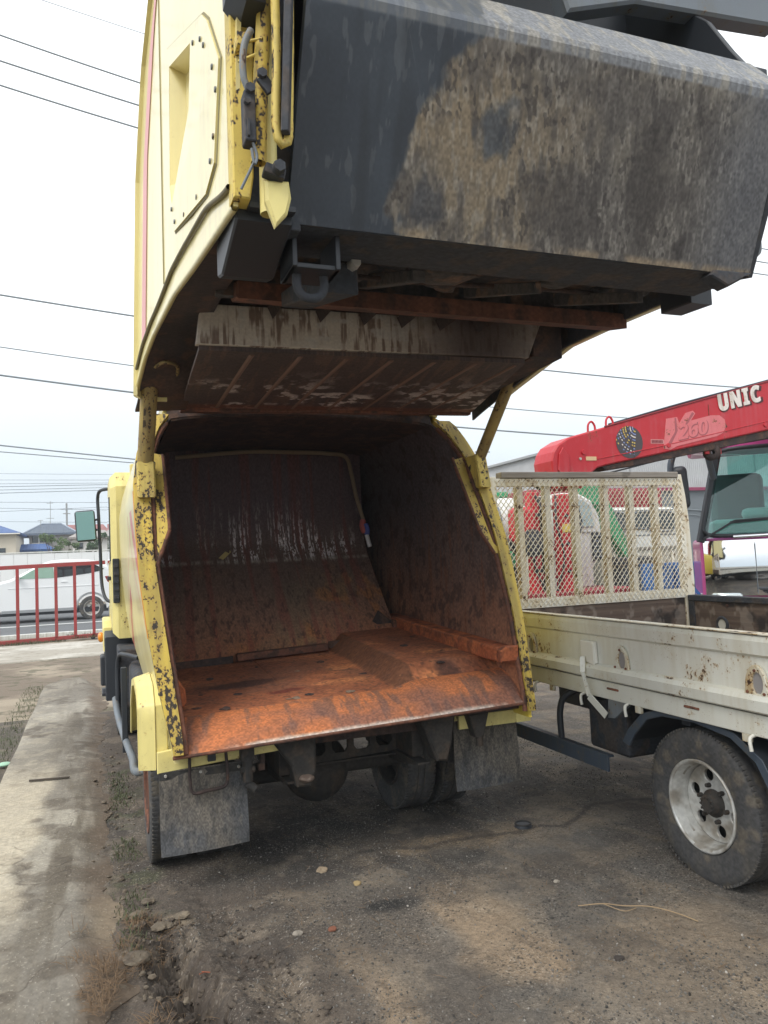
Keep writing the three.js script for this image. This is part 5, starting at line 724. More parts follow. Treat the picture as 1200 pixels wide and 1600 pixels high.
  part('badge_stroke', prism([bx(5.20, 2.72), bx(5.22, 2.72), bx(5.325, 2.84), bx(5.30, 2.85)], 'z', F + 0.003, F + 0.0045), ghost, b);
  put('260', 5.13, 2.575, 0.135, ghost, 0.20, 0.30, 1.25, 'badge_digit', 0.003);
  put('260', 5.118, 2.580, 0.135, pinkFade, 0.20, 0.30, 1.25, 'badge_digit_face', 0.0042);
  part('small_plate', box(4.80, 4.95, 2.545, 2.585, F + 0.0005, F + 0.002, 0).rotateZ(0), flat(0xc98a8a, 0.7), b);
  for (let i = 0; i < 8; i++) part('small_mark', box(4.81 + i * 0.016, 4.821 + i * 0.016, 2.552, 2.578, F + 0.002, F + 0.0035, 0), flat(0x7a3038, 0.7), b);
  part('data_plate', box(4.08, 4.19, 2.385, 2.42, F + 0.001, F + 0.005, 0.001), flat(0xd8b890, 0.6), b);
  part('rust_patch', prism([[5.61, 2.70], [5.66, 2.69], [5.72, 2.72], [5.70, 2.75], [5.67, 2.78], [5.64, 2.75]], 'z', F + 0.0005, F + 0.0025), M.rust, b);
  part('boom_drip', box(5.50, 5.506, 2.82, 2.93, F + 0.0005, F + 0.003, 0), M.rust, b);
  // hook sheave under the boom and the rope
  part('sheave_bracket', [box(5.47, 5.52, 2.46, 2.60, F - 0.06, F - 0.04, 0.004), box(5.62, 5.68, 2.46, 2.64, F - 0.09, F - 0.05, 0.006)], M.red, crane);
  part('sheave', lathe([[0.02, -0.03], [0.075, -0.03], [0.055, 0], [0.075, 0.03], [0.02, 0.03]], 24).rotateY(1.2).translate(5.565, 2.475, F - 0.06), M.rustdark, crane);
  part('wire_rope', tube([[3.7, 2.16, F - 0.15], [4.3, 2.27, F - 0.05], [5.5, 2.515, F - 0.04], [5.62, 2.53, F - 0.05], [6.4, 2.64, F - 0.05], [9, 3.1, F - 0.1]], 0.008, 60, 6), M.plainblack, crane);
  part('boom_stay', bar([5.75, 2.575, F - 0.16], [5.95, 2.585, F - 0.16], 0.014), M.plainblack, crane);
  part('column', [box(8.0, 8.5, 0.9, 3.3, -6.1, -5.6, 0.05)], M.red, crane); part('crane_base', [box(7.4, 9.1, 0.5, 0.9, -6.3, -5.4, 0.03), box(7.5, 7.65, 0, 0.5, -6.2, -5.5, 0.02), box(8.9, 9.05, 0, 0.5, -6.2, -5.5, 0.02)], M.red, crane);
}

// ---------------------------------------------------------------- pink truck facing the yard
const pinkT = thing('pink_truck', 'pink truck with chrome front panel and big windscreen behind the flatbed', 'truck', [6.1, 0, -6.6]); pinkT.rotation.y = -0.70;
{
  const Z = -6.6, XA = 6.10, XB = 8.3;
  part('cab_shell', [box(XA + 0.02, XB, 2.72, 3.15, -8.5, Z - 0.12, 0.06), box(XA + 0.02, XB, 0.55, 1.66, -8.5, Z - 0.03, 0.05), box(XA + 0.5, XB, 1.66, 1.9, -8.5, -8.42, 0.01)], M.pink, pinkT);
  part('pillar', beam([XA + 0.03, 1.62, Z], [XA + 0.28, 2.70, Z - 0.16], 0.05, 0.09), M.plainblack, pinkT);
  part('windscreen', prism([[XA + 0.07, 1.71], [XB, 1.70], [XB, 2.68], [XA + 0.30, 2.66]], 'z', -0.006, 0).applyMatrix4(new THREE.Matrix4().makeTranslation(0, 0, 0)).translate(0, 0, 0).applyMatrix4(new THREE.Matrix4().set(1, 0, 0, 0, 0, 1, 0, 0, 0, -0.16, 1, Z + 0.01 + 0.16 * 1.7, 0, 0, 0, 1)), M.glass, pinkT);
  part('cab_header', prism([[XA + 0.24, 2.63], [XB, 2.58], [XB, 2.80], [XA + 0.27, 2.80]], 'z', Z - 0.13, Z - 0.07, 0.01), M.pink, pinkT);
  part('windscreen_seal', [tube([[XB, 1.69, Z + 0.01], [XA + 0.10, 1.70, Z + 0.01], [XA + 0.06, 1.73, Z + 0.005], [XA + 0.10, 1.95, Z - 0.03], [XA + 0.25, 2.56, Z - 0.12], [XA + 0.30, 2.60, Z - 0.06], [XB, 2.57, Z - 0.05]], 0.022, 60, 8)], M.plainblack, pinkT);
  part('dashboard', [box(XA + 0.16, XB - 0.05, 1.66, 1.86, -7.25, Z - 0.12, 0.05), box(XA + 0.5, XB - 0.3, 1.86, 1.98, -7.2, -6.95, 0.05)], M.teal, pinkT);  // lightened teal stands in for reflections on the windscreen
  part('rear_window', box(XA + 0.5, XB, 1.9, 2.72, -8.47, -8.464, 0), M.glass, pinkT);  // unseen window, added to brighten the cab behind the windscreen
  part('seat', [box(6.35, 6.95, 1.7, 2.45, -8.2, -7.95, 0.08), box(7.4, 8.0, 1.7, 2.45, -8.2, -7.95, 0.08)], flat(0x43605e, 0.9), pinkT);
  part('chrome_panel', shell((u, v) => [lerp(XA + 0.05, XB, u), lerp(1.04, 1.63, v), Z + 0.045 + 0.04 * Math.sin(v * Math.PI) - 0.05 * Math.exp(-u * 26)], 40, 16, 0.012), M.chrome, pinkT, { label: 'mirror bright chrome front panel' });
  part('panel_trim', [beam([XA + 0.02, 1.62, Z + 0.03], [XA + 0.02, 1.05, Z + 0.03], 0.05, 0.04)], M.pink, pinkT);
  part('panel_rail', [bar([XA + 0.35, 1.665, Z + 0.02], [XA + 0.75, 1.67, Z + 0.02], 0.022, 12), bar([XA + 0.9, 1.67, Z + 0.02], [XB, 1.67, Z + 0.02], 0.02, 12)], M.chrome, pinkT);
  for (let i = 0; i < 4; i++) part('grille_slat', prism([[XA + 0.55 + i * 0.04, 1.115 - i * 0.03], [XB, 1.10 - i * 0.03], [XB, 1.085 - i * 0.03], [XA + 0.57 + i * 0.04, 1.10 - i * 0.03]], 'z', Z + 0.07, Z + 0.10, 0.002), M.plainblack, pinkT);
  part('headlamp', new RoundedBoxGeometry(0.34, 0.14, 0.1, 3, 0.045).translate(XA + 0.24, 0.99, Z + 0.06), flat(0xd4dcdc, 0.08, 0.6), pinkT);
  part('panel_joint', box(XA + 0.545, XA + 0.551, 1.06, 1.60, Z + 0.088, Z + 0.094, 0), M.greymetal, pinkT);
  for (const [a, c, d] of [[[XA + 0.06, 1.655], [XA + 0.38, 1.84], [XA + 0.98, 1.855]], [[XA + 0.78, 1.66], [XA + 1.1, 1.78], [XA + 1.8, 1.86]]]) { const w = part('wiper', [beam([a[0], a[1], Z + 0.04], [c[0], c[1], Z + 0.02], 0.02, 0.022), beam([c[0], c[1], Z + 0.02], [lerp(c[0], d[0], 0.5), lerp(c[1], d[1], 0.5), Z + 0.025], 0.02, 0.016)], M.plainblack, pinkT); part('wiper_blade', beam([c[0] - 0.05, c[1] - 0.02, Z + 0.012], [d[0], d[1], Z + 0.01], 0.012, 0.03), M.plainblack, w); }
  const ma = part('mirror_arm', tube([[XA + 0.20, 2.30, Z + 0.0], [XA + 0.16, 2.5, Z + 0.08], [XA + 0.13, 2.66, Z + 0.16], [XA - 0.02, 2.70, Z + 0.22], [XA - 0.14, 2.65, Z + 0.25], [XA - 0.22, 2.5, Z + 0.26], [XA - 0.24, 2.36, Z + 0.26]], 0.034, 60, 10), M.navy, pinkT);
  part('mirror', new RoundedBoxGeometry(0.15, 0.46, 0.16, 4, 0.06).rotateZ(0.05).translate(XA - 0.14, 2.21, Z + 0.24), M.plainblack, ma);
  part('door_trim', box(XA + 0.0, XA + 0.02, 1.0, 1.06, -8.2, -6.8, 0.004), M.chrome, pinkT);
  for (const x of [6.4, 8.05]) wheel(pinkT, x, 0.42, -7.7, 0.42, 0.24, 0.25, x < 7 ? -1 : 1, M.steel);
  part('cab_floor', box(6.3, 8.2, 0.5, 0.62, -8.5, Z - 0.1, 0.02), M.plainblack, pinkT);
}

// ---------------------------------------------------------------- machines seen through the gate
{
  const t = thing('crew_cab_truck', 'old white crew cab truck with two rear windows seen through the gate', 'truck', [8.7, 0, -11.6]);
  const cab = part('cab', prism([[7.46, 1.55], [7.50, 1.9], [7.62, 2.26], [7.75, 2.31], [9.65, 2.29], [9.78, 2.22], [9.86, 1.9], [9.88, 1.55]], 'z', -12.6, -11.0, 0.05), M.dullwhite, t);
  for (const [a, b] of [[7.98, 8.62], [8.78, 9.66]]) { const w = part('rear_window', prism([[a, 1.93], [b - 0.02, 1.90], [b, 2.15], [b - 0.05, 2.19], [a + 0.05, 2.20], [a - 0.01, 2.16]], 'z', -11.004, -10.985, 0.004), M.darkglass, cab); part('window_seal', tube([[a, 1.93, -10.98], [b - 0.02, 1.90, -10.98], [b, 2.15, -10.98], [b - 0.05, 2.19, -10.98], [a + 0.05, 2.20, -10.98], [a - 0.01, 2.16, -10.98], [a, 1.93, -10.98]], 0.014, 60, 6), M.greymetal, w); }
  part('mirror_bracket', box(7.42, 7.62, 1.85, 2.22, -11.02, -10.94, 0.03), M.dullwhite, cab);
  part('roof_gutter', box(7.66, 9.75, 2.235, 2.25, -11.0, -10.985, 0.003), M.greymetal, cab); part('waist_line', box(7.5, 9.86, 1.80, 1.815, -10.998, -10.988, 0.003), M.greymetal, cab); part('number_plate', box(8.3, 8.62, 1.28, 1.43, -11.05, -11.035, 0.004), flat(0x9fae9c, 0.6), t);
  for (let i = 0; i < 9; i++) part('panel_rib', box(7.6 + i * 0.25, 7.63 + i * 0.25, 0.65, 1.5, -11.055, -11.03, 0.005), M.gate, t);
  part('tail_lamp', new RoundedBoxGeometry(0.1, 0.12, 0.06, 2, 0.02).translate(7.42, 1.72, -10.95), M.amber, t);
  part('body', box(7.46, 9.86, 0.6, 1.545, -12.6, -11.05, 0.05), paint([186, 184, 174], { bump: 0, dirt: 0.5, chip: 0.1, s: 1 }), t);
  for (const x of [7.8, 9.5]) wheel(t, x, 0.4, -11.6, 0.4, 0.22, 0.24, x < 8.5 ? -1 : 1, M.steel);
}
{
  const t = thing('excavator', 'white and red machine with a tall red post standing behind the gate', 'excavator', [6.5, 0, -10.2]);
  part('cab', prism([[6.55, 1.0], [6.55, 2.40], [6.70, 2.48], [7.0, 2.47], [7.22, 2.36], [7.36, 2.1], [7.40, 1.7], [7.2, 1.3], [7.2, 1.0]], 'z', -10.9, -10.0, 0.04), M.dullwhite, t);
  part('side_grille', box(7.16, 7.36, 1.42, 1.86, -9.99, -9.96, 0.01), M.plainblack, t);
  part('post', box(6.30, 6.50, 0.4, 2.42, -9.7, -9.5, 0.02), M.red, t); part('post', box(5.84, 5.99, 0.4, 2.46, -9.7, -9.55, 0.02), M.red, t);
  part('winch', new RoundedBoxGeometry(0.34, 0.52, 0.3, 3, 0.08).translate(5.72, 1.98, -9.6), M.red, t); part('ram', box(6.06, 6.24, 0.6, 2.4, -9.9, -9.75, 0.02), M.black, t);
  part('frame', [box(5.5, 7.5, 0.75, 1.02, -10.9, -9.45, 0.03)], M.maroon, t); part('track', [box(5.4, 7.6, 0, 0.74, -9.9, -9.4, 0.25), box(5.4, 7.6, 0, 0.74, -11.0, -10.5, 0.25)], M.plainblack, t);
  part('cab_glass', prism([[6.72, 1.95], [6.72, 2.36], [7.05, 2.36], [7.18, 2.26], [7.22, 1.95]], 'z', -9.996, -9.98), flat(0x9fb0b0, 0.15), t); part('door_gap', [box(6.68, 6.69, 1.05, 2.4, -9.998, -9.985, 0), box(6.68, 7.3, 1.86, 1.87, -9.998, -9.985, 0)], M.greymetal, t);
  for (let i = 0; i < 5; i++) part('grille_bar', box(7.18, 7.34, 1.47 + i * 0.08, 1.49 + i * 0.08, -9.96, -9.945, 0.003), M.greymetal, t);
  for (const y of [0.9, 1.3, 1.7, 2.1]) { part('post_bolt', bolt(6.40, y, -9.49, 0.03, 'z', 0.03), M.black, t); part('post_clamp', box(5.83, 6.0, y, y + 0.05, -9.545, -9.53, 0.005), M.black, t); }
  for (const y of [1.2, 1.6, 2.2]) part('cross_tie', box(5.99, 6.30, y, y + 0.07, -9.72, -9.62, 0.01), M.maroon, t);
  part('ram_rod', bar([6.15, 1.2, -9.62], [6.15, 2.4, -9.62], 0.035, 12), M.steel, t); part('winch_drum', lathe([[0.02, -0.16], [0.2, -0.15], [0.12, -0.12], [0.12, 0.12], [0.2, 0.15], [0.02, 0.16]], 20).rotateY(Math.PI / 2).translate(5.72, 1.72, -9.48), M.black, t);
  for (const [x, d] of [[5.9, 0.1], [6.24, -0.06], [6.52, 0.08]]) part('hydraulic_hose', tube([[x, 2.4, -9.5], [x + d, 2.0, -9.42], [x - d, 1.5, -9.45], [x + d, 1.0, -9.5]], 0.018, 40, 6), M.plainblack, t);
  part('warning_plate', box(6.32, 6.48, 1.86, 1.98, -9.497, -9.49, 0), flat(0xd8c060, 0.6), t);
  part('control_hose', tube([[6.9, 2.38, -9.97], [6.84, 2.2, -9.95], [6.83, 1.9, -9.95], [6.92, 1.6, -9.95], [6.88, 1.2, -9.95]], 0.012, 40, 6), M.plainblack, t);
}
{
  const t = thing('green_loader_crane', 'green crane arm slanting down beside the white crew cab', 'crane', [7.9, 0, -10.6]);
  part('arm', prism([[7.28, 2.62], [7.75, 2.62], [8.02, 2.05], [8.06, 1.95], [8.40, 1.36], [8.24, 1.28], [7.80, 1.90], [7.78, 2.1], [7.66, 2.3], [7.36, 2.36]], 'z', -10.62, -10.42, 0.015), M.green, t);
  part('base', box(7.95, 8.6, 0, 1.45, -10.75, -10.3, 0.05), M.black, t);
}
{
  const t = thing('tank_truck', 'white tank truck with green fittings far left behind the gate', 'truck', [5.0, 0, -10.4]);
  part('tank', [lathe([[0, -1.3], [0.30, -1.29], [0.42, -1.22], [0.46, -1.1], [0.46, 1.1], [0.42, 1.22], [0.30, 1.29], [0, 1.3]], 36).translate(5.0, 2.0, -10.6)], M.dullwhite, t);
  part('green_frame', [box(4.0, 5.9, 1.22, 1.62, -10.5, -10.1, 0.04), box(4.1, 6.1, 2.47, 2.56, -10.9, -10.6, 0.02)], M.green, t);
  for (const x of [4.1, 4.9, 5.7]) part('tank_band', new THREE.TorusGeometry(0.462, 0.014, 6, 40).rotateY(Math.PI / 2).translate(x, 2.0, -10.6), M.greymetal, t);
  for (const x of [4.5, 5.3]) part('riser_pipe', tube([[x, 1.3, -10.05], [x, 1.7, -10.0], [x + 0.1, 1.95, -10.08], [x + 0.12, 2.2, -10.12]], 0.03, 24, 8), M.green, t);
  part('valve_wheel', new THREE.TorusGeometry(0.11, 0.018, 8, 24).translate(5.25, 1.66, -10.0), M.red, t); part('hose_coil', new THREE.TorusGeometry(0.2, 0.05, 8, 28).translate(5.6, 1.2, -9.95), M.plainblack, t);
  part('pump', new RoundedBoxGeometry(0.3, 0.28, 0.3, 3, 0.08).translate(4.75, 1.62, -10.05), M.orange, t);
  part('bumper', box(3.9, 6.0, 1.05, 1.2, -10.15, -10.0, 0.02), M.gate, t); part('red_frame', [box(4.2, 5.3, 0.7, 1.0, -10.1, -9.95, 0.02), box(4.4, 4.55, 0.7, 1.3, -10.0, -9.9, 0.02)], M.red, t);
  for (const x of [4.3, 5.7]) wheel(t, x, 0.42, -10.4, 0.42, 0.24, 0.25, x < 5 ? -1 : 1, M.steel);
  part('chassis', box(4.0, 6.0, 0.55, 0.7, -10.9, -9.9, 0.02), M.plainblack, t);
}
const drum = thing('blue_drum', 'blue steel drum nearest the white crew cab, seen through the gate', 'drum', [7.62, 0, -9.1], 'blue drums behind the gate');
part('barrel', lathe([[0, 0], [0.28, 0], [0.29, 0.02], [0.28, 0.05], [0.28, 0.42], [0.292, 0.44], [0.28, 0.46], [0.28, 0.85], [0.292, 0.88], [0.27, 0.88], [0.26, 0.86], [0, 0.86]].map(([r, a]) => [r, a]), 28).rotateZ(-Math.PI / 2).scale(0.8, 1.53, 0.8).translate(7.62, 0.002, -9.1), M.blue, drum); part('bung', new THREE.CylinderGeometry(0.03, 0.03, 0.02, 10).translate(7.70, 1.33, -9.05), M.steel, drum);
{ const d2 = drum.clone(); d2.name = numbered('blue_drum'); d2.position.set(8.12, 0, -9.15); d2.userData = { ...drum.userData, label: 'blue steel drum furthest right, seen through the gate' }; scene.add(d2); }
{
  const c = thing('shipping_container', 'maroon corrugated container behind the white crew cab', 'container', [11.0, 0, -15.4]);
  part('container_box', box(9.2, 12.9, 0.1, 3.0, -17.4, -15.05, 0.03), M.maroon, c);
  for (let i = 0; i < 18; i++) part('rib', box(9.3 + i * 0.2, 9.4 + i * 0.2, 0.2, 2.9, -15.05, -15.01, 0.01), M.maroon, c);
  part('foot', [box(9.3, 9.6, 0, 0.1, -17.3, -15.1, 0.01), box(12.5, 12.8, 0, 0.1, -17.3, -15.1, 0.01)], M.maroon, c);
}
// ---------------------------------------------------------------- buildings to the right
{
  const siding = TM(256, 512, 2, 4, (u, v) => { const k = Math.abs((u * 8) % 1 - 0.5), a = fbm(u * 2, v * 2, 4); return [...[186, 187, 188].map((x) => x * (0.92 + 0.1 * a)), ss(0.2, 0.4, k)]; }, { bump: 0.02, rough: false, roughness: 0.7 });
  const w = thing('warehouse', 'long pale grey corrugated warehouse behind the crane boom', 'warehouse', [29, 0, -34]);
  part('wall', box(21.4, 46, 4.3, 6.5, -42, -30, 0.02), siding, w); part('lower_wall', box(21.45, 46, 0, 4.29, -42, -30.05, 0.02), flat(0x6e7478, 0.8), w);
  part('roof', prism([[21.2, 6.5], [46.2, 6.5], [46.2, 6.62], [33, 6.72], [21.2, 6.62]], 'z', -42.2, -29.8, 0.02), flat(0x9a9d9e, 0.7), w);
  for (let i = 0; i < 8; i++) part('panel_joint', box(23.9 + i * 2.6, 23.96 + i * 2.6, 4.44, 6.45, -29.995, -29.96, 0.01), flat(0x9a9c9e, 0.8), w);
  part('gutter', box(21.3, 46, 4.26, 4.42, -29.98, -29.88, 0.01), flat(0x8a2f52, 0.7), w);
  part('roller_door', box(30.5, 34.5, 0.05, 3.6, -30.04, -29.98, 0.01), flat(0x8d9496, 0.6), w);
  const s = thing('gabled_shed', 'small distant grey shed with a gabled roof left of the crane', 'shed', [28, 0, -48]);
  part('wall', prism([[25.9, 0], [25.9, 7.1], [27.5, 7.75], [31.5, 7.3], [31.5, 0]], 'z', -54, -45, 0.02), flat(0xa9adb0, 0.8), s);
  part('roof', prism([[25.7, 7.05], [25.7, 7.2], [27.5, 8.15], [31.8, 7.5], [31.8, 7.3], [27.5, 7.80]], 'z', -54.2, -44.8, 0.02), flat(0xb6babc, 0.7), s);
  const p = thing('utility_pole', 'slim concrete utility pole with a transformer between truck and gate', 'utility pole', [21.5, 0, -40]);
  part('pole', bar([21.5, 0, -40], [21.44, 8.3, -40], 0.13, 12, 0.09), M.concretepole, p); part('crossarm', [box(20.95, 21.9, 7.55, 7.63, -40.05, -39.95, 0.01)], M.concretepole, p);
  part('transformer', new THREE.CylinderGeometry(0.2, 0.2, 0.55, 14).translate(21.02, 6.9, -40), M.concretepole, p); part('step', [box(21.0, 21.46, 6.66, 6.72, -40.04, -39.96, 0.01), box(21.0, 21.46, 7.1, 7.16, -40.04, -39.96, 0.01)], M.concretepole, p);
}

// ---------------------------------------------------------------- red gate, car, wall and houses to the left
{
  const f = thing('sliding_gate', 'low dark red steel sliding gate between the yard and the road', 'gate', [-1.5, 0, -19.4]);
  for (const [y0, y1, a, b] of [[1.71, 1.80, 0, 0.02], [0.02, 0.11, 0, 0.02]]) part('rail', beam([-5.0, (y0 + y1) / 2 - 0.06, -19.4], [0.20, (y0 + y1) / 2 + 0.03, -19.4], 0.06, y1 - y0), M.fencered, f);
  for (let i = 0; i < 13; i++) part('baluster', box(-0.075 - i * 0.404 - 0.034, -0.075 - i * 0.404 + 0.034, 0.10 - 0.0035 * i, 1.74 - 0.0075 * i, -19.43, -19.37, 0.006), M.fencered, f);
  part('gate_roller', [new THREE.CylinderGeometry(0.05, 0.05, 0.05, 14).rotateX(Math.PI / 2).translate(-0.1, 0.04, -19.4), new THREE.CylinderGeometry(0.05, 0.05, 0.05, 14).rotateX(Math.PI / 2).translate(-4.7, 0.04, -19.4)], M.plainblack, f);
}
{
  const c = thing('white_car', 'white compact SUV on the road beyond the red gate', 'car', [-2.4, 0, -28.1]);
  const S = -27.2, out = [[0.06, 0.36], [0.13, 0.60], [0.15, 0.95], [0.16, 1.15], [0.12, 1.42], [0.04, 1.66], [-0.02, 1.76], [-0.25, 1.90], [-0.7, 1.99], [-1.3, 2.01], [-1.75, 1.98], [-2.1, 1.86], [-2.5, 1.64], [-2.95, 1.42], [-3.3, 1.34], [-4.2, 1.22], [-4.75, 1.05], [-4.95, 0.8], [-4.93, 0.45], [-4.7, 0.34]];
  const wz = (cx) => { const L = []; for (let i = 0; i <= 16; i++) { const a = i / 16 * Math.PI; L.push([cx - Math.cos(a) * 0.46, 0.34 + Math.sin(a) * 0.50]); } return L; };
  const poly = [...out, ...wz(-3.75), ...wz(-0.52)];
  const b = part('body', prism(poly, 'z', S - 2.0, S, 0.07), M.white, c);
  part('side_window', prism([[-2.72, 1.43], [-2.35, 1.66], [-2.0, 1.83], [-1.7, 1.89], [-1.62, 1.42]], 'z', S + 0.001, S + 0.012, 0.003), flat(0x8fae9c, 0.08, 0, { clearcoat: 1 }), c);
  part('side_window', prism([[-1.58, 1.42], [-1.62, 1.89], [-1.0, 1.905], [-0.45, 1.82], [-0.12, 1.66], [-0.2, 1.60], [-0.6, 1.52]], 'z', S + 0.001, S + 0.012, 0.003), M.darkglass, c);
  part('window_pillar', box(-1.62, -1.56, 1.42, 1.90, S + 0.003, S + 0.016, 0.002), M.plainblack, c);
  part('door_crease', box(-3.0, -0.3, 1.12, 1.15, S + 0.0, S + 0.012, 0.006), M.white, c); part('sill_trim', box(-3.2, -1.0, 0.34, 0.44, S - 0.02, S + 0.012, 0.01), flat(0x8f9294, 0.5), c);
  part('door_handle', [box(-1.45, -1.25, 1.27, 1.30, S + 0.001, S + 0.025, 0.008)], M.white, c);
  part('door_gap', box(-1.60, -1.59, 0.46, 1.42, S + 0.0005, S + 0.004, 0), flat(0x9a9ea0, 0.6), c); part('wing_mirror', new RoundedBoxGeometry(0.14, 0.16, 0.2, 3, 0.05).translate(-2.72, 1.48, S + 0.12), M.white, c);
  part('tail_lamp', prism([[0.16, 1.12], [0.13, 1.42], [-0.10, 1.40], [-0.02, 1.22]], 'z', S - 0.1, S + 0.006, 0.004), flat(0x8c2a30, 0.2), c);
  part('underbody', box(-4.8, 0.0, 0.25, 0.42, S - 1.9, S - 0.1, 0.02), M.plainblack, c);
  for (const x of [-0.52, -3.75]) wheel(c, x, 0.385, S - 0.12, 0.385, 0.22, 0.25, -1, M.steel, 'wheel', Math.PI / 2);
}
{
  scene.children.find((o) => o.name === 'white_car').position.x += 0.36; const w = thing('panel_wall', 'low white panel wall along the far side of the road', 'wall', [-2, 0, -42]);
  for (let i = 0; i < 22; i++) part('wall_panel', box(-10 + i * 0.62, -10 + i * 0.62 + 0.612, 0, 2.62 - 0.004 * i, -42.1, -42.0, 0.01), M.white, w);
  part('coping', box(-10, 3.6, 2.60, 2.66, -42.13, -41.97, 0.01), M.dullwhite, w);
}
const hipRoof = (x0, x1, z0, z1, y, h, rx0, rx1) => new ConvexGeometry([V3(x0, y, z0), V3(x1, y, z0), V3(x1, y, z1), V3(x0, y, z1), V3(x0, y - 0.12, z0), V3(x1, y - 0.12, z0), V3(x1, y - 0.12, z1), V3(x0, y - 0.12, z1), V3(rx0, y + h, (z0 + z1) / 2), V3(rx1, y + h, (z0 + z1) / 2)]);
const tileMat = (rgb) => TM(256, 256, 1.5, 1.5, (u, v) => { const k = Math.abs((v * 4) % 1 - 0.5), a = fbm(u * 4, v * 4, 3), q = Math.abs((u * 5) % 1 - 0.5); return [...rgb.map((x) => x * (0.85 + 0.2 * a)), ss(0, 0.5, k) * 0.7 + q * 0.5]; }, { bump: 0.05, rough: false, roughness: 0.5 });
const slate = tileMat([84, 96, 112]), bluetile = tileMat([58, 92, 148]), redtile = tileMat([150, 92, 88]);
{
  const h = thing('grey_house', 'two storey grey house with a slate blue hip roof and red rear wing', 'house', [-3.0, 0, -62]);
  part('wall', box(-4.45, -1.62, 0, 4.42, -65, -60.3, 0.02), flat(0xa8a29a, 0.9), h); const rf = part('roof', hipRoof(-4.85, -1.22, -65.4, -59.9, 4.42, 0.82, -3.75, -2.4), slate, h);
  part('ridge_tile', [bar([-3.75, 5.25, -62.65], [-2.4, 5.25, -62.65], 0.06), bar([-3.75, 5.25, -62.65], [-4.85, 4.44, -59.9], 0.05), bar([-2.4, 5.25, -62.65], [-1.22, 4.44, -59.9], 0.05)], flat(0x98a2ae, 0.5), rf);
  part('rear_wing_roof', hipRoof(-3.8, 1.2, -70, -65, 4.55, 0.85, -3.2, 0.6), redtile, h); part('rear_wing', box(-3.5, 0.9, 0, 4.5, -69.6, -65.2, 0.02), flat(0xb8b4ac, 0.9), h);
  part('lower_roof', hipRoof(-5.5, -2.6, -60.2, -57.6, 3.22, 0.42, -4.9, -3.3), bluetile, h); part('lower_wall', box(-5.2, -2.8, 0, 3.10, -60.0, -58.0, 0.02), flat(0x7d7f80, 0.9), h);
  const wd = part('window', box(-4.25, -3.35, 3.75, 4.25, -60.31, -60.24, 0.01), M.darkglass, h); part('window_frame', [box(-4.29, -3.31, 4.25, 4.30, -60.3, -60.2, 0.01), box(-4.29, -3.31, 3.70, 3.75, -60.3, -60.2, 0.01), box(-3.83, -3.77, 3.75, 4.25, -60.3, -60.21, 0.005)], M.whitemetal, wd);
  part('bay', box(-3.35, -3.1, 3.70, 4.32, -60.6, -60.0, 0.01), flat(0x6f6a66, 0.8), h); part('porch_post', box(-2.95, -2.87, 0, 3.1, -57.9, -57.8, 0.01), M.whitemetal, h);
  const an = part('antenna', bar([-3.12, 5.2, -62], [-3.1, 6.9, -62], 0.022, 6), M.concretepole, h); part('antenna_bar', [bar([-3.35, 6.72, -62], [-2.9, 6.76, -62], 0.02, 5), bar([-3.4, 5.62, -62], [-2.85, 5.62, -62], 0.02, 5)], M.concretepole, an);
  part('antenna_bar', [bar([-3.95, 5.42, -61.5], [-3.6, 5.45, -61.5], 0.02, 5), bar([-3.75, 5.0, -61.5], [-3.75, 5.44, -61.5], 0.02, 5)], M.concretepole, an);
  const h2 = thing('beige_house', 'beige house with a bright blue roof at the left edge', 'house', [-7.2, 0, -58]);
  part('wall', box(-9.5, -4.85, 0, 4.25, -61, -55, 0.02), flat(0xcfc7b6, 0.9), h2); part('roof', hipRoof(-9.9, -4.55, -61.4, -54.6, 4.28, 0.7, -8.2, -6.2), bluetile, h2);
  part('window', box(-5.85, -5.45, 3.0, 3.3, -55.01, -54.95, 0.01), M.darkglass, h2); part('gutter', bar([-9.9, 4.2, -54.62], [-4.55, 4.2, -54.62], 0.05, 8), M.whitemetal, h2);
  const h3 = thing('pale_house', 'small pale house half hidden behind the truck mirror', 'house', [-0.2, 0, -66]);
  part('wall', box(-1.45, 1.0, 0, 3.9, -58.5, -55.5, 0.02), flat(0xd2d0cc, 0.9), h3); part('roof', hipRoof(-1.7, 1.3, -58.8, -55.2, 3.9, 0.5, -0.9, 0.6), flat(0x9a9490, 0.8), h3); part('window', box(-1.2, -0.8, 3.1, 3.5, -55.51, -55.45, 0.01), M.darkglass, h3);
  const p = thing('utility_pole', 'distant utility pole with crossarms rising behind the grey house', 'utility pole', [-2.1, 0, -66]);
  part('pole', bar([-2.1, 0, -66], [-2.12, 7.05, -66], 0.09, 10, 0.07), M.concretepole, p); part('crossarm', box(-2.55, -1.7, 6.55, 6.63, -66.05, -65.95, 0.01), M.concretepole, p); part('crossarm', box(-2.4, -1.85, 6.2, 6.26, -66.05, -65.95, 0.01), M.concretepole, p);
}
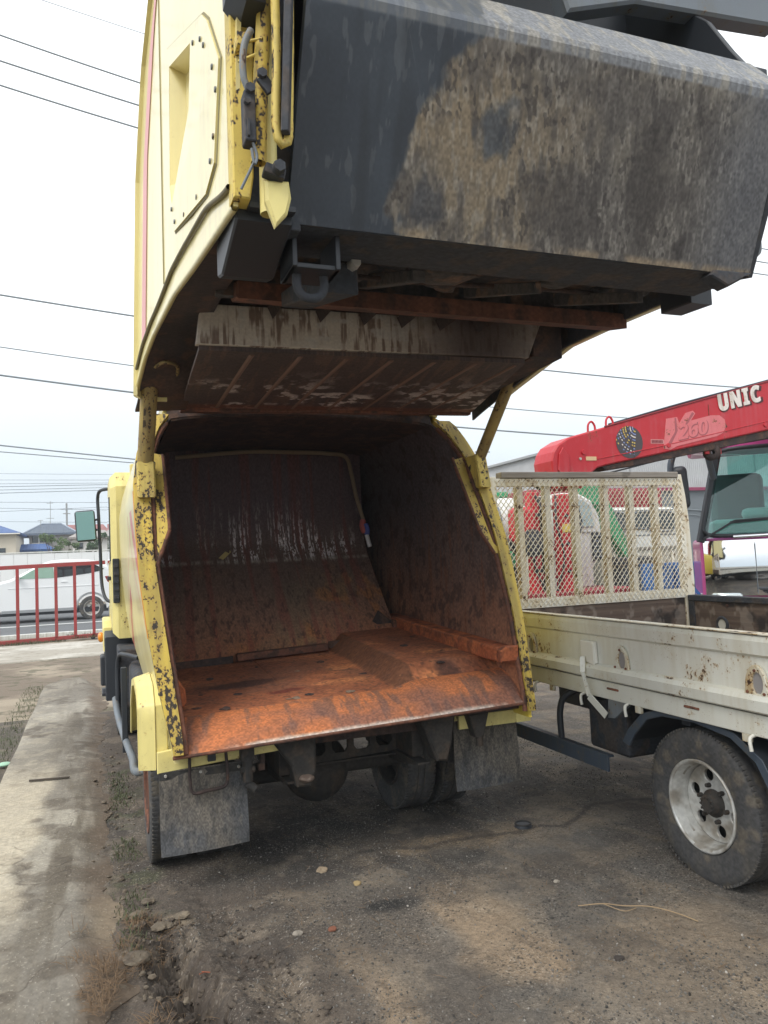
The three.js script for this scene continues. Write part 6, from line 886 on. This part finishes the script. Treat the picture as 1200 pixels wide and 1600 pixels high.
// trees: trunk and a crown of many small leaf faces in clumps
const leafMat = (r, g, b) => new THREE.MeshPhysicalMaterial({ color: new THREE.Color().setRGB(r, g, b), roughness: 0.9, transmission: 0.3, thickness: 0, side: THREE.DoubleSide });
function tree(label, x, z, h, w, mat, y0 = 0.35) {
  const t = thing('tree', label, 'tree', [x, 0, z]), pos = [];
  const tr = [bar([x, 0, z], [x + 0.1, h * 0.55, z], 0.11, 9, 0.07)]; const cl = [];
  for (let i = 0; i < 12; i++) { const a = rr(0, 6.28), q = rr(0.2, 1), c = [x + Math.cos(a) * w * q, h * rr(y0 + 0.18, 0.92), z + Math.sin(a) * w * q * 0.6]; cl.push([...c, rr(0.25, 0.5) * w * 0.7]); tr.push(bar([x + 0.05, h * 0.42, z], c, 0.04, 6, 0.012)); }
  for (const [cx, cy, cz, r] of cl) for (let k = 0; k < 190; k++) { const d = V3(rr(-1, 1), rr(-1, 1), rr(-1, 1)); if (d.length() > 1) continue; const p = V3(cx, cy, cz).addScaledVector(d, r), s = rr(0.05, 0.11), u = V3(rr(-1, 1), rr(-1, 1), rr(-1, 1)).normalize().multiplyScalar(s), v = V3(rr(-1, 1), rr(-1, 1), rr(-1, 1)).normalize().multiplyScalar(s * 0.7); for (const q of [p.clone().add(u), p.clone().add(v), p.clone().sub(u), p.clone().add(u), p.clone().sub(u), p.clone().sub(v)]) pos.push(q.x, q.y, q.z); }
  part('trunk', tr, flat(0x5a4a3c, 0.95), t); const g = new THREE.BufferGeometry(); g.setAttribute('position', new THREE.Float32BufferAttribute(pos, 3)); g.computeVertexNormals(); part('crown', g, mat, t, { stuff: true });
}
const lf1 = leafMat(0.11, 0.17, 0.06), lf2 = leafMat(0.07, 0.13, 0.05);
tree('loose green garden tree in front of the grey house', -2.35, -50, 4.1, 1.0, lf1); tree('green bush like tree left of the truck mirror', -1.35, -51, 3.7, 0.7, lf1, 0.3);
tree('dark green tree right behind the truck mirror', -0.15, -53, 4.3, 0.8, lf2, 0.3); tree('small dark tree between the two houses', -4.6, -64, 4.0, 0.5, lf2, 0.3);

// ---------------------------------------------------------------- overhead wires
function wire(pts, z, r, label, group, mat = M.wire, ext = 0.5) {
  const [a, b, c] = pts, f = (x) => { const L0 = (x - b[0]) * (x - c[0]) / ((a[0] - b[0]) * (a[0] - c[0])), L1 = (x - a[0]) * (x - c[0]) / ((b[0] - a[0]) * (b[0] - c[0])), L2 = (x - a[0]) * (x - b[0]) / ((c[0] - a[0]) * (c[0] - b[0])); return a[1] * L0 + b[1] * L1 + c[1] * L2; };
  const P = [], x0 = a[0] - (c[0] - a[0]) * ext * 0.4, x1 = c[0] + (c[0] - a[0]) * ext * 0.4; for (let i = 0; i <= 24; i++) { const x = lerp(x0, x1, i / 24); P.push([x, f(x), z]); }
  const t = solo('overhead_wire', tube(P, r, 60, 5), mat, { label, category: 'wire', group });
}
const G1 = 'overhead wires crossing the sky';
wire([[-1.5, 23.01], [1.09, 22.61], [33.95, 19.0]], -30, 0.014, 'thin faint wire in the top left corner of the sky', G1, M.wirefar);
wire([[-2.92, 21.34], [1.99, 20.41], [33.75, 17.07]], -30, 0.03, 'uppermost thick wire at the top left of the sky', G1);
wire([[-2.94, 20.36], [1.92, 19.5], [33.68, 16.33]], -30, 0.032, 'second thick wire from the top left, midway of three', G1);
wire([[-2.95, 19.43], [1.83, 18.59], [33.61, 15.67]], -30, 0.032, 'third thick wire from the top left, lowest of three', G1);
wire([[-3.04, 11.61], [1.54, 11.16], [30.86, 9.55]], -30, 0.036, 'thick wire passing just above the crane boom on the right', G1);
wire([[-3.06, 9.71], [1.54, 9.24], [25.09, 7.76]], -30, 0.022, 'thin wire midway between two thicker ones beside the tailgate', G1);
wire([[-3.08, 8.69], [1.59, 8.21], [21.18, 6.86]], -30, 0.036, 'thick wire meeting the left lift cylinder and the boom tip', G1);
wire([[-3.11, 6.17], [1.08, 5.73], [24.39, 3.57]], -30, 0.026, 'upper of two close wires above the roof of the cab', G1);
wire([[-3.11, 5.94], [1.0, 5.59], [24.38, 3.39]], -30, 0.018, 'lower of two close wires above the roof of the cab', G1);
const far = [[9.2, 9.14], [8.72, 8.69], [8.43, 8.44], [8.21, 8.29], [7.96, 8.05], [7.72, 7.84], [7.04, 6.94], [6.59, 6.39], [6.33, 6.49], [5.58, 5.4]];
far.forEach(([p, q], i) => wire([[-6.66, p], [-1.3, q], [12, q + (q - p) * 2.2]], -64, [0.016, 0.018, 0.02, 0.03, 0.026, 0.03, 0.02, 0.02, 0.02, 0.018][i], `${['topmost', 'second', 'third', 'fourth', 'fifth', 'sixth', 'seventh', 'eighth', 'ninth', 'lowest'][i]} from the top of the ten distant wires above the houses`.replace('topmost from the top', 'topmost').replace('lowest from the top', 'lowest'), 'distant wires above the houses', M.wirefar, 1));

// ---------------------------------------------------------------- small things on the ground
const groundY = (x, z) => groundH(x, z);
const chunkMat = rusty([128, 116, 98], [102, 92, 78], [78, 68, 58], { s: 0.5, bump: 0.004 });
{ const L = []; for (let i = 0; i < 520; i++) { const z = rr(-7.5, -2.4), q = fbm(z * 4, 11, 3); if (q < 0.42) continue; const x = 0.09 + 0.24 * (rnd() + rnd() - 1) * rnd() + (z > -3.9 ? 0.05 : 0), r = 0.003 + 0.013 * Math.pow(rnd(), 4); const g = new THREE.IcosahedronGeometry(r, 0); g.scale(rr(0.8, 1.6), rr(0.5, 0.9), rr(0.8, 1.4)); g.rotateY(rr(0, 6)); g.rotateX(rr(-0.4, 0.4)); g.translate(x, Math.max(groundY(x, z), x < 0.05 ? 0.02 : 0) + r * 0.3, z); L.push(g); } solo('rubble', L, chunkMat, { kind: 'stuff', label: 'crumbled concrete and clods along the strip edge', category: 'rubble' }); }
[[1.06, -3.95, 0.035, 0x8f7f6a, 'buff stone between the oil spot and the truck, larger of two'], [1.18, -3.72, 0.026, 0x98845f, 'small yellowish stone just below the larger buff one'], [0.78, -3.35, 0.026, 0x8e867b, 'pale chalky stone left of the oil spot'], [0.93, -3.32, 0.02, 0x7a4e3c, 'small reddish brick chip beside the oil spot'], [1.88, -2.6, 0.022, 0x3c3632, 'dark clod near the bottom edge of the picture'], [2.2, -5.6, 0.03, 0xb0a898, 'pale stone in the shade behind the right mud flap'], [2.05, -3.3, 0.02, 0x989084, 'small white stone on the tan patch']].forEach(([x, z, r, c, label]) => solo('stone', rock(r * 0.66, 0.8, 0.75).translate(x, groundY(x, z) + r * 0.18, z), flat(c, 0.95), { label, category: 'stone', group: 'loose stones on the yard' }));
[[0.24, -3.66, 0.038], [0.15, -3.80, 0.03], [0.33, -3.72, 0.026], [0.12, -3.36, 0.034], [0.04, -3.2, 0.022], [0.2, -3.95, 0.028]].forEach(([x, z, r], i) => solo('concrete_chunk', rock(r, 0.9, 0.5).translate(x, groundY(x, z) + 0.012, z), chunkMat, { label: ['largest broken concrete chunk at the strip edge', 'flat chunk of broken concrete on the strip side', 'broken concrete chunk nearest the tyre track', 'grey concrete lump in the dry grass', 'small concrete lump nearest the camera', 'small concrete lump below the rear tyre'][i], category: 'concrete chunk', group: 'broken concrete at the strip edge' }));
{ const c = thing('rubber_cap', 'round black rubber cap lying on the dirt behind the truck', 'cap', [2.3, groundY(2.3, -4.03), -4.03]); const y = groundY(2.3, -4.03); part('disc', new THREE.CylinderGeometry(0.048, 0.052, 0.016, 24).translate(2.3, y + 0.008, -4.03), M.plainblack, c); part('rim', new THREE.TorusGeometry(0.044, 0.006, 6, 24).rotateX(Math.PI / 2).translate(2.3, y + 0.017, -4.03), M.rubber, c); }
solo('litter', new THREE.IcosahedronGeometry(0.05, 1).scale(1.2, 0.35, 1).translate(-0.745, 0.03, -7.2), flat(0x9cc4ac, 0.6), { label: 'crumpled mint green litter at the left edge', category: 'litter' });
solo('stick', beam([-0.50, 0.058, -6.42], [-0.22, 0.056, -6.38], 0.022, 0.012), flat(0x4c443c, 0.9), { label: 'flat dark stick lying across the concrete strip', category: 'stick' });
solo('dry_root', [tube([[1.98, groundY(1.98, -3.0) + 0.012, -3.02], [2.08, groundY(2.08, -2.98) + 0.02, -2.97], [2.16, groundY(2.16, -2.92) + 0.012, -2.94], [2.24, groundY(2.24, -2.86) + 0.03, -2.85], [2.32, groundY(2.32, -2.76) + 0.02, -2.76], [2.36, groundY(2.36, -2.70) + 0.008, -2.70]], 0.0026, 50, 6), tube([[2.08, groundY(2.08, -2.97) + 0.02, -2.97], [2.13, groundY(2.1, -2.9) + 0.015, -2.89], [2.2, groundY(2.2, -2.88) + 0.01, -2.9]], 0.002, 24, 5)], flat(0x9c8668, 0.9), { label: 'curling dry root on the dirt near the flatbed wheel', category: 'root' });
solo('red_twig', [bar([0.36, groundY(0.36, -3.2) + 0.004, -3.22], [0.385, groundY(0.36, -3.2) + 0.02, -3.17], 0.0022, 6), bar([0.37, groundY(0.36, -3.2) + 0.01, -3.20], [0.345, groundY(0.36, -3.2) + 0.022, -3.17], 0.0018, 6)], flat(0x8c5038, 0.9), { label: 'small forked reddish twig by the tyre rut', category: 'twig' });
{ const L = []; for (let i = 0; i < 420; i++) { const z = rr(-3.75, -2.5), t = rnd() < 0.6, cx = t ? 0.30 + 0.09 * (z + 2.9) : 0.58 + 0.16 * (z + 3.2), x = cx + 0.16 * (rnd() + rnd() - 1), r = 0.004 + 0.014 * Math.pow(rnd(), 3); const g = new THREE.IcosahedronGeometry(r, 1), p = g.attributes.position; for (let k = 0; k < p.count; k++) { const f = 0.75 + 0.5 * vn(p.getX(k) * 160 + i, p.getZ(k) * 160 + p.getY(k) * 130); p.setXYZ(k, p.getX(k) * f, p.getY(k) * f * 0.7, p.getZ(k) * f); } g.computeVertexNormals(); g.rotateY(rr(0, 6)); g.translate(x, groundY(x, z) + r * 0.2, z); L.push(g); } solo('mud_clods', L, rusty([74, 64, 55], [60, 52, 45], [92, 82, 70], { s: 0.4 }), { kind: 'stuff', label: 'dark mud clods churned up along the tyre rut', category: 'mud' }); }
function strands(n, place, len, rad, mat, name, label) {
  const pos = [];
  for (let i = 0; i < n; i++) { const q = place(); if (!q) continue; const [x, z, up] = q, y = Math.max(groundY(x, z), x < 0.05 && x > -0.68 ? 0.046 : -1) + 0.004, a = rr(0, 6.28), L = rr(len * 0.4, len), el = up ? rr(0.5, 1.4) : rr(0, 0.35), dx = Math.cos(a) * Math.cos(el) * L, dz = Math.sin(a) * Math.cos(el) * L, dy = Math.sin(el) * L, w = rr(rad * 0.6, rad), px = -Math.sin(a) * w, pz = Math.cos(a) * w, mx = x + dx * 0.5 + rr(-1, 1) * L * 0.08, mz = z + dz * 0.5 + rr(-1, 1) * L * 0.08, my = y + dy * 0.62 + L * 0.03;
    const A = [x - px, y, z - pz], B = [x + px, y, z + pz], C = [mx - px, my, mz - pz], D = [mx + px, my + w * 0.5, mz + pz], E2 = [x + dx, y + dy * (up ? 0.85 : 1), z + dz]; pos.push(...A, ...B, ...C, ...C, ...B, ...D, ...C, ...D, ...E2); }
  const g = new THREE.BufferGeometry(); g.setAttribute('position', new THREE.Float32BufferAttribute(pos, 3)); g.computeVertexNormals(); solo(name, g, mat, { kind: 'stuff', label, category: 'grass' });
}
const straw = flat(0x6f5a44, 0.95); straw.side = THREE.DoubleSide; const weed = leafMat(0.085, 0.10, 0.042);
strands(5200, () => { const z = rr(-3.8, -2.4), x = 0.05 + 0.26 * (rnd() + rnd() - 1) + (z + 3.2) * -0.12, q = fbm(z * 7 + 3, x * 7, 3); return q < 0.52 ? null : [x, z, rnd() < 0.12]; }, 0.085, 0.0013, straw, 'dry_grass', 'dry straw along the broken edge of the concrete strip');
strands(420, () => [rr(0.2, 2.6), rr(-4.6, -2.0), false], 0.07, 0.0014, straw, 'dry_stalks', 'thin dry stalks scattered over the dirt');
strands(1500, () => { const z = rr(-7.2, -3.4); const q = fbm(z * 3, 7, 3); return q < 0.5 ? null : [0.13 + 0.09 * (rnd() + rnd() - 1), z, true]; }, 0.045, 0.0026, weed, 'weeds', 'sparse green weeds between strip and rear tyre');
strands(700, () => [rr(-0.95, -0.72), rr(-12, -6.5), true], 0.06, 0.003, weed, 'weeds', 'weeds along the left edge of the concrete strip');
strands(2200, () => { const x = rr(-4, 0.1); return [x, rr(-19.9, -19.2) + 0.1 * Math.sin(x * 3), true]; }, 0.12, 0.006, weed, 'roadside_grass', 'grass strip under the red gate');
{ // gravel and grit
  const g = new THREE.IcosahedronGeometry(1, 0), N = 70000, im = new THREE.InstancedMesh(g, new THREE.MeshStandardMaterial({ roughness: 0.95 }), N), m = new THREE.Matrix4(), q = new THREE.Quaternion(), c = new THREE.Color();
  for (let i = 0; i < N; i++) { let x, z; do { x = rr(-0.1, 3.6); z = -1.9 - 4.6 * Math.pow(rnd(), 1.3); } while (fbm(x * 2.2 + 4, z * 2.2, 3) < rr(0.34, 0.62)); const s = 0.0011 + 0.0042 * Math.pow(rnd(), 7) + (rnd() < 0.002 ? 0.005 : 0); q.setFromEuler(new THREE.Euler(rr(0, 6), rr(0, 6), rr(0, 6))); m.compose(V3(x, groundY(x, z) + s * 0.3, z), q, V3(s * rr(0.8, 1.5), s * rr(0.6, 1), s * rr(0.8, 1.4))); im.setMatrixAt(i, m); const k = rr(0.035, 0.17) * (rnd() < 0.05 ? 2.2 : 1); c.setRGB(k * 1.05, k * 0.97, k * 0.86); im.setColorAt(i, c); }
  im.name = 'gravel'; im.userData = { kind: 'stuff', label: 'fine grit and gravel strewn over the dirt yard', category: 'gravel' }; im.castShadow = im.receiveShadow = true; scene.add(im);
}

// ---------------------------------------------------------------- render
const renderer = new THREE.WebGLRenderer({ antialias: true });
renderer.setSize(768, 1024);
renderer.toneMapping = THREE.LinearToneMapping; renderer.toneMappingExposure = EXPOSURE;
renderer.shadowMap.enabled = true; renderer.shadowMap.type = THREE.PCFSoftShadowMap;
renderer.outputColorSpace = THREE.SRGBColorSpace;
renderer.render(scene, camera);
